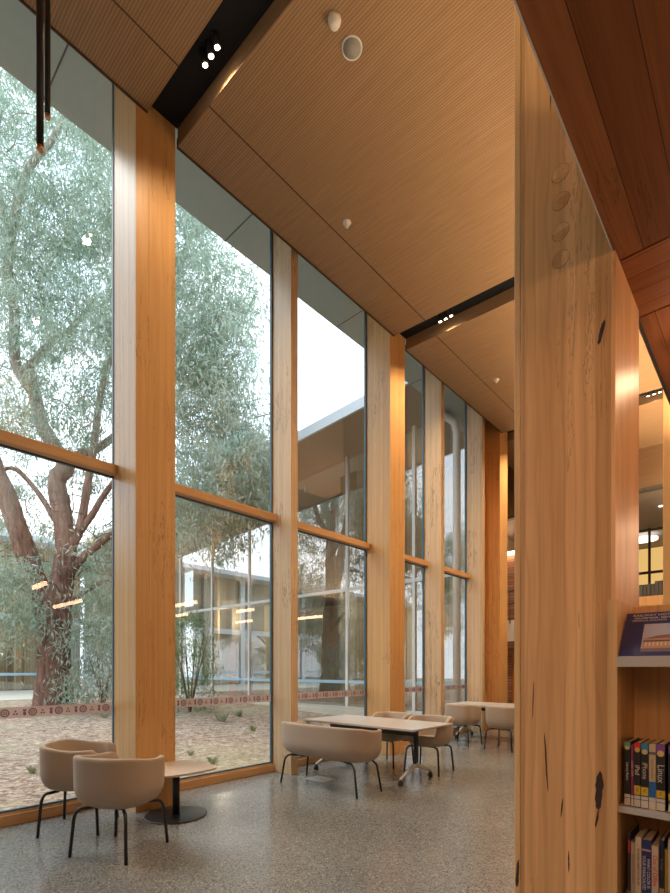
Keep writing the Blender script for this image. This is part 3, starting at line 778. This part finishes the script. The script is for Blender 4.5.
# ------------------------------------------------------------------ low table
def round_rect(a, b, r, n=8, p=None):
    out = []
    for cx_, cy_, s0 in ((a-r, b-r, 0), (-a+r, b-r, PI/2), (-a+r, -b+r, PI), (a-r, -b+r, 3*PI/2)):
        for k in range(n+1):
            an = s0 + PI/2*k/n; out.append((cx_+r*math.cos(an), cy_+r*math.sin(an)))
    return out
lt = empty('low_table', (-4.545, 2.60, 0), label='low pedestal table with pale softly squared top on black round base by the column', cat='table')
NN = 72
MB().prism([superell(.345, .345, 3.8, 2*PI*k/NN) for k in range(NN)], .468, .490).build('tabletop', M['lowtop'], lt, bevel=.003)
MB().lathe([(.30, 0), (.305, .004), (.305, .010), (.295, .013)], n=64).build('base_plate', M['black'], lt)
MB().lathe([(.036, .012), (.036, .468)], n=28).build('pedestal', M['black'], lt)
MB().lathe([(.11, .458), (.11, .468)], n=28).build('mounting_plate', M['black'], lt)
o = lt.children[0]; o.rotation_euler.z = .0

# ------------------------------------------------------------------ castor tables
def make_table(label, Lx=1.96, Wy=.98):
    t = empty('castor_table', label=label, cat='table', group='flip-top tables on castors')
    MB().prism(round_rect(Lx/2, Wy/2, .03), .718, .741, ).build('tabletop', M['tabletop'], t, bevel=.003)
    e = MB().prism(round_rect(Lx/2-.002, Wy/2-.002, .03), .712, .7175).build('top_edge', M['plyedge'], t)
    r = MB().box(-Lx/2+.25, Lx/2-.25, -.03, .03, .60, .655).build('cross_rail', M['black'], t, bevel=.004)
    for sx in (-1, 1):
        x = sx*(Lx/2-.23)
        MB().box(x-.02, x+.02, -.035, .035, .22, .70).build('leg', M['black'], t, bevel=.006)
        MB().box(x-.025, x+.025, -.34, .34, .692, .711).build('top_bracket', M['black'], t, bevel=.003)
        for sy in (-1, 1):
            ft = MB().hexa([(x-.026, sy*.0, .20), (x+.026, sy*.0, .20), (x+.018, sy*.36, .075), (x-.018, sy*.36, .075),
                            (x-.026, sy*.0, .255), (x+.026, sy*.0, .255), (x+.018, sy*.36, .10), (x-.018, sy*.36, .10)] if sy > 0 else
                           [(x+.026, 0, .20), (x-.026, 0, .20), (x-.018, -.36, .075), (x+.018, -.36, .075),
                            (x+.026, 0, .255), (x-.026, 0, .255), (x-.018, -.36, .10), (x+.018, -.36, .10)]).build('foot', M['alu'], t, bevel=.005)
            cs = empty('castor', (x, sy*.36, 0)); cs.parent = t
            w = MB()
            n = 20
            for dx in (-.021, .007):
                vs = [(dx, .031*math.cos(2*PI*k/n), .031+.031*math.sin(2*PI*k/n)) for k in range(n)] + [(dx+.014, .031*math.cos(2*PI*k/n), .031+.031*math.sin(2*PI*k/n)) for k in range(n)]
                w.add(vs, [tuple(range(n))[::-1], tuple(range(n, 2*n))] + [(k, (k+1)%n, n+(k+1)%n, n+k) for k in range(n)])
            w.build('wheel', M['black'], cs)
            MB().box(-.007, .007, -.028, .028, .02, .078).build('castor_housing', M['black'], cs, bevel=.003)
    for ch in t.children:
        if ch.name.split('.')[0] in ('leg', 'foot', 'castor', 'cross_rail'): ch.location.y -= .09
    return t
t1 = make_table('grey-topped castor table with chairs and a bench in the middle of the picture'); t1.location = (-4.29, 5.60, 0)
t2 = copy_tree(t1); t2.location = (-4.34, 9.95, 0); t2['label'] = 'grey-topped castor table farther along the windows, partly behind the knotty column'

# floor boxes
for (px, py, a, b_, lb) in ((320, 779, .17, .13, 'metal floor outlet plate beneath the bench seat'), (411.5, 757.5, .10, .07, 'small metal floor outlet plate beneath the castor table')):
    p = at_z(px, py, 0); o = empty('floor_outlet', (p.x, p.y, 0), label=lb, cat='floor outlet')
    MB().box(-a, a, -b_, b_, 0, .004).build('plate', M['plate'], o, bevel=.001)
    MB().box(-a*.8, a*.8, -b_*.1, b_*.1, .004, .0055).build('cable_flap', M['greyplastic'], o)

# ------------------------------------------------------------------ ceiling fittings
def cz(x, k): return CEILZ[k] - SLOPE*(x+4.915)
def on_ceiling(px, py, k):
    z = CEILZ[k]
    for _ in range(6):
        p = at_z(px, py, z); z = cz(p.x, k)
    return p
p = on_ceiling(352, 47.5, 2)
s = empty('ceiling_speaker', p, label='round ceiling speaker with grey grille and pale rim', cat='ceiling speaker'); s.rotation_euler.y = math.atan(SLOPE)
r_ = .5*13.5/F*6.9
MB().lathe([(r_*.86, -.006), (r_*.97, -.012), (r_, -.004), (r_, 0)], n=48).build('rim', M['white'], s)
MB().lathe([(r_*.85, -.010), (r_*.85, -.004)], n=48).build('grille', M['greyplastic'], s)
p = on_ceiling(334.5, 19, 2)
s = empty('smoke_detector', p, label='white dome smoke detector near the ceiling speaker', cat='smoke detector'); s.rotation_euler.y = math.atan(SLOPE)
MB().lathe([(.035, -.062), (.041, -.057), (.044, -.04), (.056, -.028), (.06, 0)], n=32).build('dome', M['white'], s)
MB().lathe([(.02, -.069), (.032, -.064), (.034, -.062)], n=24).build('sensor_cap', M['white'], s)
for (px, py, k, lb) in ((347, 222.5, 2, 'small white ceiling sprinkler in the nearer ceiling bay'), (496.5, 379.5, 3, 'small white ceiling sprinkler in the farther ceiling bay')):
    p = on_ceiling(px, py, k)
    s = empty('ceiling_sprinkler', p, label=lb, cat='sprinkler', group='ceiling sprinklers')
    MB().lathe([(.012, -.05), (.014, -.012), (.055, -.008), (.055, 0)], n=20).build('body', M['white'], s)
    MB().lathe([(.026, -.056), (.026, -.05)], n=16).build('deflector', M['white'], s)
# spotlight clusters in the slots
def make_cluster():
    t = empty('spotlight_cluster', label='x', cat='spotlight', group='triple spotlights in the ceiling slots')
    MB().box(-.17, .17, -.045, .045, .10, .16).build('mounting_plate', M['darkmetal'], t, bevel=.004)
    for k in (-1, 0, 1):
        h = MB().lathe([(.031, -.03), (.035, -.02), (.035, .10)], n=22).build('lamp_body', M['black'], t); h.location = (k*.10, 0, 0); h.rotation_euler.x = .25
        l = MB().lathe([(.024, -.034), (.024, -.0305)], n=18).build('lens', M['lamp'], h)
    return t
cl0 = make_cluster(); first = True
SPOTW = 170
for c, k, xs in ((2.36, 1, (-3.99, -1.9)), (6.86, 2, (-4.02, -1.9)), (11.36, 3, (-4.02, -1.83))):
    for x in xs:
        o = cl0 if first else copy_tree(cl0); first = False
        y = c+.28; z = cz(x, k) + .03
        o.location = (x, y, z)
        nm = {1: 'nearest', 2: 'middle', 3: 'farthest'}[k]
        o['label'] = 'row of three glowing spotlights in the %s black ceiling slot, %s' % (nm, 'toward the windows' if x < -3 else 'over the room side')
        ld = bpy.data.lights.new('spotlight_beam', 'SPOT'); ld.energy = SPOTW*{1: .6, 2: .65, 3: .9}[k]; ld.spot_size = math.radians(140); ld.spot_blend = .8
        ld.color = (1, .72, .45); ld.shadow_soft_size = .05
        lo = bpy.data.objects.new('spotlight_beam', ld); COL.objects.link(lo); lo.parent = o
        lo.location = (0, .0, -.05); lo.rotation_euler = (math.radians(-14 if True else 0), 0, 0)
        lo.rotation_euler = (math.radians(12), 0, 0)
# black tube pendants at the upper left
for (px, t_, zb, rad, lb) in ((40.0, 3.63, 5.36, .025, 'longer black tube pendant with copper end at upper left'), (47.5, 4.1, 6.13, .0225, 'shorter black tube pendant with copper end at upper left')):
    p = at_t(px, 150, t_)
    o = empty('tube_pendant', (p.x, p.y, zb), label=lb, cat='pendant lamp', group='black tube pendants')
    MB().lathe([(rad, .03), (rad, cz(p.x, 1)-zb)], n=20).build('tube', M['black'], o)
    MB().lathe([(rad*.8, 0), (rad, .004), (rad, .03)], n=20).build('copper_end', M['copper'], o)

# linear lights on the low soffit (some mirrored in the windows, the others unseen and added as fill)
strips = [(.30, 3.25, 1.4), (2.6, 4.66, 1.9), (.35, 6.7, 1.1), (3.0, 8.0, 1.2), (.62, 8.6, 1.4), (3.4, 10.6, 1.7), (.4, 11.2, 1.3), (.7, .3, 1.2), (.6, -.7, 2.0), (.6, -1.5, 2.0), (.6, -2.6, 2.0), (.6, -3.8, 2.0), (3.0, -1.1, 1.6), (2.5, 1.7, 1.5), (1.0, 1.5, 1.2), (1.15, 2.5, 1.2), (2.7, 2.9, 1.4)]  # entries beside and behind the camera added to brighten foreground column and bookcase
sp0 = None
for i, (x, y, w) in enumerate(strips):
    t = empty('linear_light', (x, y, 0), label='slim linear light under the low red soffit, one of the mirrored ones and added unseen fill lights', cat='linear light', group='linear lights under the low soffit')
    MB().box(-w/2, w/2, -.035, .035, 3.20, 3.25).build('housing', M['black'], t)
    MB().box(-w/2+.01, w/2-.01, -.028, .028, 3.12, 3.199).build('diffuser', M['strip'], t)
    for sx in (-1, 1): MB().box(sx*w*.4-.006, sx*w*.4+.006, -.006, .006, 3.25, 3.299).build('hanger', M['black'], t)

# ------------------------------------------------------------------ outside: ground
def gz(x, y):
    d = -5.6 - x
    return -.06 + .30*sst(d/9) + .02*math.sin(x*1.3+y*.7) * sst(d/2)
mb = MB(); nx, ny = 90, 70; gx0, gx1, gy0, gy1 = -70, -5.58, -30, 34
vs = []
for i in range(nx+1):
    x = gx1 + (gx0-gx1)*(i/nx)**1.7
    for j in range(ny+1):
        y = gy0 + (gy1-gy0)*j/ny; vs.append((x, y, gz(x, y)))
fs = [(i*(ny+1)+j, i*(ny+1)+j+1, (i+1)*(ny+1)+j+1, (i+1)*(ny+1)+j) for i in range(nx) for j in range(ny)]
g = mb.add(vs, fs, True).build('garden_ground', M['mulch']); structure(g, 'mulched garden bed outside the windows')
o = MB().box(-31.6, -22, -25, 11.9, .20, .275).build('path', M['concrete']); structure(o, 'pale path in front of the buildings opposite')
o = MB().box(-22.4, -8, 10.9, 11.9, .0, .262).build('kerb', M['concrete']); structure(o)

# grass tufts
def tuft(seed, n=46, h=.30, r=.16):
    rnd = random.Random(seed); mb = MB()
    for k in range(n):
        a = rnd.uniform(0, 2*PI); rr = rnd.uniform(0, r*.5); b = Vector((rr*math.cos(a), rr*math.sin(a), -.02)); hh_ = h*rnd.uniform(.5, 1)
        tip = b + Vector((math.cos(a)*r*rnd.uniform(.3, 1.2), math.sin(a)*r*rnd.uniform(.3, 1.2), hh_)); mid = (b+tip)/2 + Vector((0, 0, hh_*.15))
        w = Vector((-math.sin(a), math.cos(a), 0))*.008
        mb.add([b-w, b+w, mid+w, tip, mid-w], [(0,1,2,3,4)])
    return mb
first = None
for i, (px, py, sc_) in enumerate(((222, 722, 1.0), (238, 718, .8), (213, 755, .5), (104, 722, .6), (190, 748, .4), (253, 728, .6), (32, 765, .5), (308, 722, .6))):
    p = at_z(px, py, .1); o = tuft(i+3).build('grass_tuft', M['grass']); o.location = (p.x, p.y, gz(p.x, p.y)); o.scale = (sc_,)*3
    tag(o, 'small green grass tuft growing in the mulch outside the windows', 'grass tuft', 'grass tufts in the mulch')

# ------------------------------------------------------------------ outside: eucalyptus
TT = 15.5
base = at_t(54, 704, TT); base.z = gz(base.x, base.y)
tree = empty('gum_tree', base, label='large gum tree with reddish rough bark outside the left windows', cat='tree')
def tp_(px, py, t=TT): return at_t(px, py, t) - base
def limb(pts, radii, name='branch', n=14, seed=0):
    rnd = random.Random(seed); P = []; R = []
    pts = [Vector(p) for p in pts]
    for i in range(len(pts)-1):
        for k in range(6):
            t = k/6
            p0 = pts[max(i-1, 0)]; p1 = pts[i]; p2 = pts[i+1]; p3 = pts[min(i+2, len(pts)-1)]
            q = .5*((2*p1) + (p2-p0)*t + (2*p0-5*p1+4*p2-p3)*t*t + (3*p1-p0-3*p2+p3)*t**3)
            r = radii[i]*(1-t)+radii[i+1]*t
            P.append(q); R.append(r*(1+rnd.uniform(-.07, .07)))
    P.append(pts[-1]); R.append(radii[-1])
    return MB().tube(P, R, n).build(name, M['bark'], tree)
px2m = TT/F
limb([(0, 0, -.15), tp_(54, 690), tp_(54, 650), tp_(56, 615), tp_(60, 590), tp_(66, 555), tp_(63, 520), tp_(59, 495)],
     [22*px2m, 17*px2m, 14.5*px2m, 14*px2m, 12*px2m, 10*px2m, 9*px2m, 9*px2m], 'trunk', 20, 1)
limb([tp_(50, 640), tp_(42, 600), tp_(32, 570), tp_(20, 535, 15.2), tp_(8, 500, 15), tp_(-6, 465, 14.8), tp_(-22, 410, 14.5)], [8*px2m, 10*px2m, 10*px2m, 9.5*px2m, 9*px2m, 8*px2m, 7*px2m], 'branch', 14, 2)
limb([tp_(60, 505), tp_(57, 480), tp_(66, 466), tp_(55, 448), tp_(42, 425), tp_(36, 400, 15.8), tp_(30, 372, 16)], [9*px2m, 8.5*px2m, 8*px2m, 7*px2m, 6.5*px2m, 6*px2m, 5.5*px2m], 'branch', 14, 3)
limb([tp_(34, 395, 16), tp_(16, 364, 16), tp_(14, 308, 15.6), tp_(8, 268, 15.3), tp_(16, 211, 15), tp_(30, 167, 14.8), tp_(52, 140, 14.7), tp_(66, 110, 14.6)],
     [5*px2m, 5*px2m, 4.6*px2m, 4*px2m, 4*px2m, 3.5*px2m, 2.6*px2m, 1.5*px2m], 'branch', 12, 4)
limb([tp_(8, 268, 15.3), tp_(4, 210, 15.3), tp_(-8, 170, 15.3), tp_(2, 110, 15.2)], [3*px2m, 2.5*px2m, 2*px2m, 1*px2m], 'branch', 10, 41)
limb([tp_(22, 372, 16), tp_(34, 362, 16), tp_(52, 342, 16.4), tp_(72, 328, 16.8), tp_(95, 300, 17.2)], [4.5*px2m, 4*px2m, 3.6*px2m, 3*px2m, 1.5*px2m], 'branch', 10, 5)
limb([tp_(62, 470), tp_(80, 455, 15.8), tp_(100, 447, 16.2), tp_(130, 425, 16.6), tp_(175, 400, 17)], [4.5*px2m, 4.2*px2m, 3.8*px2m, 3.4*px2m, 2.4*px2m], 'branch', 10, 6)
limb([tp_(72, 545), tp_(80, 528), tp_(86, 495), tp_(93, 450), tp_(98, 415), tp_(104, 380, 15.3), tp_(125, 320, 15.1)], [5*px2m, 4.5*px2m, 4*px2m, 3.6*px2m, 3.3*px2m, 2.8*px2m, 1.8*px2m], 'branch', 10, 7)
limb([tp_(74, 540), tp_(92, 515), tp_(104, 495), tp_(124, 470, 15.2), tp_(158, 440, 15.1)], [3.6*px2m, 3.2*px2m, 2.8*px2m, 2.4*px2m, 1.6*px2m], 'branch', 10, 8)
limb([tp_(70, 572), tp_(82, 558), tp_(98, 545), tp_(116, 533), tp_(150, 528, 15.7)], [5*px2m, 4*px2m, 3.5*px2m, 3*px2m, 2*px2m], 'branch', 10, 9)
limb([tp_(62, 610), tp_(84, 592, 15.2), tp_(104, 582, 15), tp_(130, 580, 14.8)], [3.2*px2m, 2.6*px2m, 2.2*px2m, 1.4*px2m], 'branch', 10, 10)
limb([tp_(-10, 480), tp_(12, 468), tp_(36, 490), tp_(55, 520)], [1.2*px2m, 2*px2m, 2.6*px2m, 3*px2m], 'branch', 8, 11)
# right hand upper limbs seen through the second window
limb([tp_(130, 425, 16.6), tp_(160, 360, 16.4), tp_(185, 250, 16), tp_(205, 228, 15.8), tp_(228, 214, 15.6)], [3.2*px2m, 3*px2m, 2.6*px2m, 2.2*px2m, 1.2*px2m], 'branch', 10, 12)
limb([tp_(160, 405, 16.9), tp_(182, 390, 17), tp_(205, 378, 16), tp_(240, 352, 15)], [2.5*px2m, 2.2*px2m, 2*px2m, 1.2*px2m], 'branch', 10, 13)
rr = random.Random(5)
tw = MB()
for k in range(210):
    px = rr.uniform(-20, 150) if k < 150 else rr.uniform(150, 255)
    py = rr.uniform(110, 620) if k < 150 else rr.uniform(240, 520)
    t_ = TT + rr.uniform(-1.6, 1.6); p = tp_(px, py, t_); q = [p]
    d = Vector((rr.uniform(-1, 1), rr.uniform(-1, 1), rr.uniform(-.5, .9))).normalized()
    for s_ in range(5):
        p = p + d*rr.uniform(.18, .34); d = (d + Vector((rr.uniform(-.5, .5), rr.uniform(-.5, .5), rr.uniform(-.6, .35)))).normalized(); q.append(p)
    tw.tube(q, [.022, .018, .014, .010, .007, .004], 5)
tw.build('twigs', M['bark'], tree)['kind'] = 'stuff'
# leaves: hanging narrow gum leaves in clusters
def leaves(mb, centre, n, spread, rnd, L_=(.10, .17), W=.013):
    for k in range(n):
        o = Vector((rnd.gauss(0, spread), rnd.gauss(0, spread), rnd.gauss(0, spread*.9))) + centre
        a = rnd.uniform(0, 2*PI); droop = rnd.uniform(-1.55, -.2)
        d = Vector((math.cos(a)*math.cos(droop), math.sin(a)*math.cos(droop), math.sin(droop)))
        s = d.cross(Vector((rnd.uniform(-1, 1), rnd.uniform(-1, 1), rnd.uniform(-1, 1)))).normalized()
        l = rnd.uniform(*L_); w = W*rnd.uniform(.7, 1.3)
        mb.add([o, o+d*l*.35+s*w, o+d*l, o+d*l*.35-s*w], [(0,1,2,3)])
# foliage zones: px range, py range, depth range, clusters
zones = [((-30, 130), (40, 200), (13.5, 17.5), 300), ((-30, 135), (190, 330), (13.5, 17.5), 330), ((-30, 135), (320, 440), (13.6, 17), 200),
         ((-30, 125), (440, 560), (15.8, 17.5), 80), ((215, 272), (445, 515), (12, 14.5), 95), ((-30, 120), (555, 640), (16, 18), 60), ((-30, 34), (560, 650), (13, 15), 22), ((78, 120), (545, 650), (13, 15), 22), ((70, 125), (640, 700), (13, 16), 22),
         ((-20, 30), (560, 625), (13, 16), 40), ((62, 76), (620, 690), (13.2, 14.2), 6),
         ((130, 215), (190, 420), (13, 16), 210), ((175, 245), (300, 430), (13, 15.5), 120), ((205, 262), (330, 470), (12.5, 15), 52),
         ((175, 265), (430, 500), (12.5, 15), 85), ((170, 250), (480, 560), (12.5, 15.5), 60), ((215, 268), (255, 330), (12.5, 15), 16),
         ((176, 222), (200, 300), (13, 16), 36)]
rl = random.Random(11); lv = MB(); nl = 0
for (a, b_), (c_, d_), (e_, f_), n_ in zones:
    for k in range(n_):
        p = tp_(rl.uniform(a, b_), rl.uniform(c_, d_), rl.uniform(e_, f_))
        m_ = rl.randint(55, 85); leaves(lv, p, m_, rl.uniform(.13, .36), rl, (.14, .25), .019)
o = lv.build('foliage', M['leaf'], tree); o['kind'] = 'stuff'

for i, (x, y, rz) in enumerate(((-20.5, -24, 2.2), (-12, -20, .9))):
    o = copy_tree(tree); o.location = (x, y, gz(x, y)); o.rotation_euler.z = rz
    o['label'] = ('gum tree mirrored in the glass of the opposite building, farther from the windows', 'gum tree mirrored in the glass of the opposite building, closer to the windows')[i]

# shrubs in front of the opposite facade
def shrub(px, py, t_, h, r, label, seed, nclus, mat):
    rnd = random.Random(seed); p = at_t(px, py, t_); z = gz(p.x, p.y)
    e = empty('garden_shrub', (p.x, p.y, z), label=label, cat='shrub', group='shrubs outside the windows')
    st = MB()
    for k in range(7):
        a = 2*PI*k/7+rnd.uniform(-.3, .3); q = [Vector((0, 0, -.05)), Vector((math.cos(a)*r*.25, math.sin(a)*r*.25, h*.35)), Vector((math.cos(a)*r*.6, math.sin(a)*r*.6, h*rnd.uniform(.65, .9)))]
        st.tube(q, [.03, .02, .008], 6)
    st.build('stems', M['bark'], e)
    mb = MB()
    for k in range(nclus):
        a = rnd.uniform(0, 2*PI); u = rnd.uniform(.05, 1); rad = r*math.sqrt(rnd.uniform(0, 1))*(math.sin(PI*min(u*.85+.1, 1)))**.5
        leaves(mb, Vector((rad*math.cos(a), rad*math.sin(a), h*u)), 34, .13, rnd, (.06, .11), .012)
    mb.build('foliage', mat, e)['kind'] = 'stuff'
    return e
shrub(190, 700, 14.3, 2.9, .85, 'leafy green shrub seen low in the second window beside the timber column', 21, 150, M['leaf2'])
shrub(103, 700, 15.5, 2.4, .8, 'grey-green shrub right of the gum tree trunk, beside the timber column', 22, 70, M['leaf'])
#shrub(140, 700, 16.5, 3.2, 1.0, 'tall shrub hidden mostly behind the nearest window column', 23, 110, M['leaf'])

# ------------------------------------------------------------------ outside: building wing opposite (facade facing us at y = 12)
wing = empty('building_wing', (-14, 12, 0), label='opposite building wing with white-framed glass curtain wall and deep eave', cat='building')
def W_(name, mb, mat): return mb.build(name, mat, wing)
ox, oy = 14, -12
def wbox(x0, x1, y0, y1, z0, z1): return MB().box(x0+ox, x1+ox, y0+oy, y1+oy, z0, z1)
xs_ = [-20.5, -17.95, -15.4, -12.85, -10.3, -7.75]
for x in xs_: W_('mullion', wbox(x-.05, x+.05, 11.93, 12.03, .1, 9.55), M['whiteframe'])
for z in (.22, 4.06): W_('transom', wbox(-20.5, -5.7, 11.94, 12.02, z-.05, z+.05), M['whiteframe'])
for a, b_ in zip(xs_, xs_[1:]+[-5.75]): W_('glass_pane', wbox(a+.05, b_-.05, 11.98, 12.0, .27, 9.5), M['facade_glass'])
W_('marking_band', wbox(-20.4, -5.72, 11.955, 11.975, 1.02, 1.12), M['bluerail'])
W_('side_cladding', wbox(-26.2, -20.55, 11.95, 12.2, .1, 9.5), M['cladding'])
W_('white_wall', wbox(-31.8, -26.2, 11.9, 12.2, .1, 4.6), M['whitewall'])
W_('upper_cladding', wbox(-31.8, -26.2, 11.95, 12.2, 4.6, 9.5), M['cladding'])
W_('rear_wall', wbox(-26, -7.1, 16.0, 16.2, .1, 9.5), M['cladding'])
W_('upper_floor', wbox(-26, -9.2, 13.2, 16, 4.3, 4.6), M['greyceil'])
for k, x in enumerate((-19.4, -18.3, -16.6, -14.1, -11.6)):
    W_('interior_panel', wbox(x-.35, x+.35, 13.0+.5*(k % 3), 13.1+.5*(k % 3), .1, 9.4), plain('tan_panel_%d' % k, ((.55, .38, .20), (.30, .25, .18), (.62, .50, .30))[k % 3], .6))
for x in (-17.4, -16.3): W_('orange_curtain', wbox(x-.22, x+.22, 12.6, 12.7, .1, 2.6), plain('orange_cloth', (.55, .13, .04), .8))
W_('downpipe', MB().tube([(-6.62+ox, 11.0+oy, 8.15), (-6.42+ox, 11.3+oy, 8.1), (-6.24+ox, 11.54+oy, 7.95), (-6.2+ox, 11.6+oy, 7.65), (-6.2+ox, 11.6+oy, 0)], .10, 16), M['whiteframe'])
for x in (-18.5, -14, -10):
    ld = bpy.data.lights.new('wing_fill_lamp', 'POINT'); ld.energy = 60; ld.color = (1, .8, .55); ld.shadow_soft_size = .3  # unseen lamps added to brighten the wing interior behind its glass
    lo = bpy.data.objects.new('wing_fill_lamp', ld); COL.objects.link(lo); lo.parent = wing; lo.location = (x+ox, 12.9+oy, 3.7)
# roof with a wide eave rising toward the main building
def ez(x): return 8.38 + .05*(x+8.06)
E_ = MB()
x0, x1 = -33, -6.45
def P3(x, y, z): return (x+ox, y+oy, z)
W_('eave_soffit', MB().hexa([P3(x0,10,ez(x0)),P3(x1,10,ez(x1)),P3(x1,12.2,ez(x1)+.12),P3(x0,12.2,ez(x0)+.12),P3(x0,10,ez(x0)+.05),P3(x1,10,ez(x1)+.05),P3(x1,12.2,ez(x1)+.2),P3(x0,12.2,ez(x0)+.2)]), plain('brown_eave_lining', (.40, .34, .28), .7))
W_('roof_fascia', MB().hexa([P3(x0,9.93,ez(x0)-.04),P3(x1,9.93,ez(x1)-.04),P3(x1,10,ez(x1)-.04),P3(x0,10,ez(x0)-.04),P3(x0,9.93,ez(x0)+.22),P3(x1,9.93,ez(x1)+.22),P3(x1,10,ez(x1)+.22),P3(x0,10,ez(x0)+.22)]), M['fascia'])
W_('roof', MB().hexa([P3(x0,10,ez(x0)+.2),P3(x1,10,ez(x1)+.2),P3(x1,17.5,ez(x1)+.6),P3(x0,17.5,ez(x0)+.6),P3(x0,10,ez(x0)+.3),P3(x1,10,ez(x1)+.3),P3(x1,17.5,ez(x1)+.7),P3(x0,17.5,ez(x0)+.7)]), M['fascia'])
# west building facing +x
wb = empty('garden_building', (-32, 0, 0), label='long low building with timber and glass bays behind the gum tree', cat='building')
def V_(name, x0, x1, y0, y1, z0, z1, mat): return MB().box(x0+32, x1+32, y0, y1, z0, z1).build(name, mat, wb)
V_('wall', -32.6, -32.3, -26, 11.9, .1, 8.6, M['cladding'])
V_('roof', -38, -30.6, -27, 12.5, 8.6, 8.9, M['fascia'])
for k in range(11):
    y = -24+3.4*k
    V_('post', -32.1, -31.9, y-.2, y+.2, .1, 8.6, M['whiteframe'] if k % 2 else M['cladding'])
    V_('glass_pane', -32.05, -32.02, y+.2, y+3.2, .3, 4.2, M['facade_glass'])
    V_('spandrel', -32.08, -31.98, y+.2, y+3.2, 4.2, 4.6, M['fascia'])
V_('marking_band', -32.0, -31.97, -24, 9.8, 1.1, 1.25, M['bluerail'])

# ------------------------------------------------------------------ light
w = bpy.data.worlds.new('overcast'); SC.world = w; w.use_nodes = True
nt = w.node_tree; bg = nt.nodes['Background']
tc = N(nt, 'ShaderNodeTexCoord'); sep = N(nt, 'ShaderNodeSeparateXYZ'); L(nt, tc.outputs['Generated'], sep.inputs[0])
cl = noise(nt, tc.outputs['Generated'], (1, 1, 2.2), s=2.2, detail=5)
c1 = ramp(nt, sep.outputs[2], [(0., (.80, .90, 1.0)), (.6, (.64, .82, 1.0))])
c2 = mixc(nt, ramp(nt, cl, [(.42, 0.), (.62, .7)]), c1, (1, 1, 1))
L(nt, c2, bg.inputs[0]); bg.inputs[1].default_value = 1.75
sd = bpy.data.lights.new('sun', 'SUN'); sd.energy = 1.0; sd.angle = math.radians(25); sd.color = (1, .95, .88)
so = bpy.data.objects.new('sun', sd); COL.objects.link(so); so.rotation_euler = (math.radians(38), 0, math.radians(-60)); so.location = (-10, -5, 20)

# ------------------------------------------------------------------ camera
cd = bpy.data.cameras.new('camera'); cam = bpy.data.objects.new('camera', cd); COL.objects.link(cam)
cam.location = (0, 0, EYE); cam.rotation_euler = (PI/2, 0, TH)
cd.sensor_fit = 'HORIZONTAL'; cd.sensor_width = 36; cd.lens = 36*F/670
cd.shift_x = 0; cd.shift_y = (668.5-446.5)/670
cd.clip_start = .05; cd.clip_end = 300
SC.camera = cam
SC.view_settings.view_transform = 'Standard'; SC.view_settings.look = 'None'
SC.view_settings.exposure = 0.68; SC.view_settings.gamma = 1; SC.view_settings.use_curve_mapping = False
SC.cycles.use_denoising = True
SC.cycles.max_bounces = 10; SC.cycles.diffuse_bounces = 5; SC.cycles.transparent_max_bounces = 16
SC.cycles.sample_clamp_indirect = 6; SC.cycles.caustics_reflective = False; SC.cycles.caustics_refractive = False
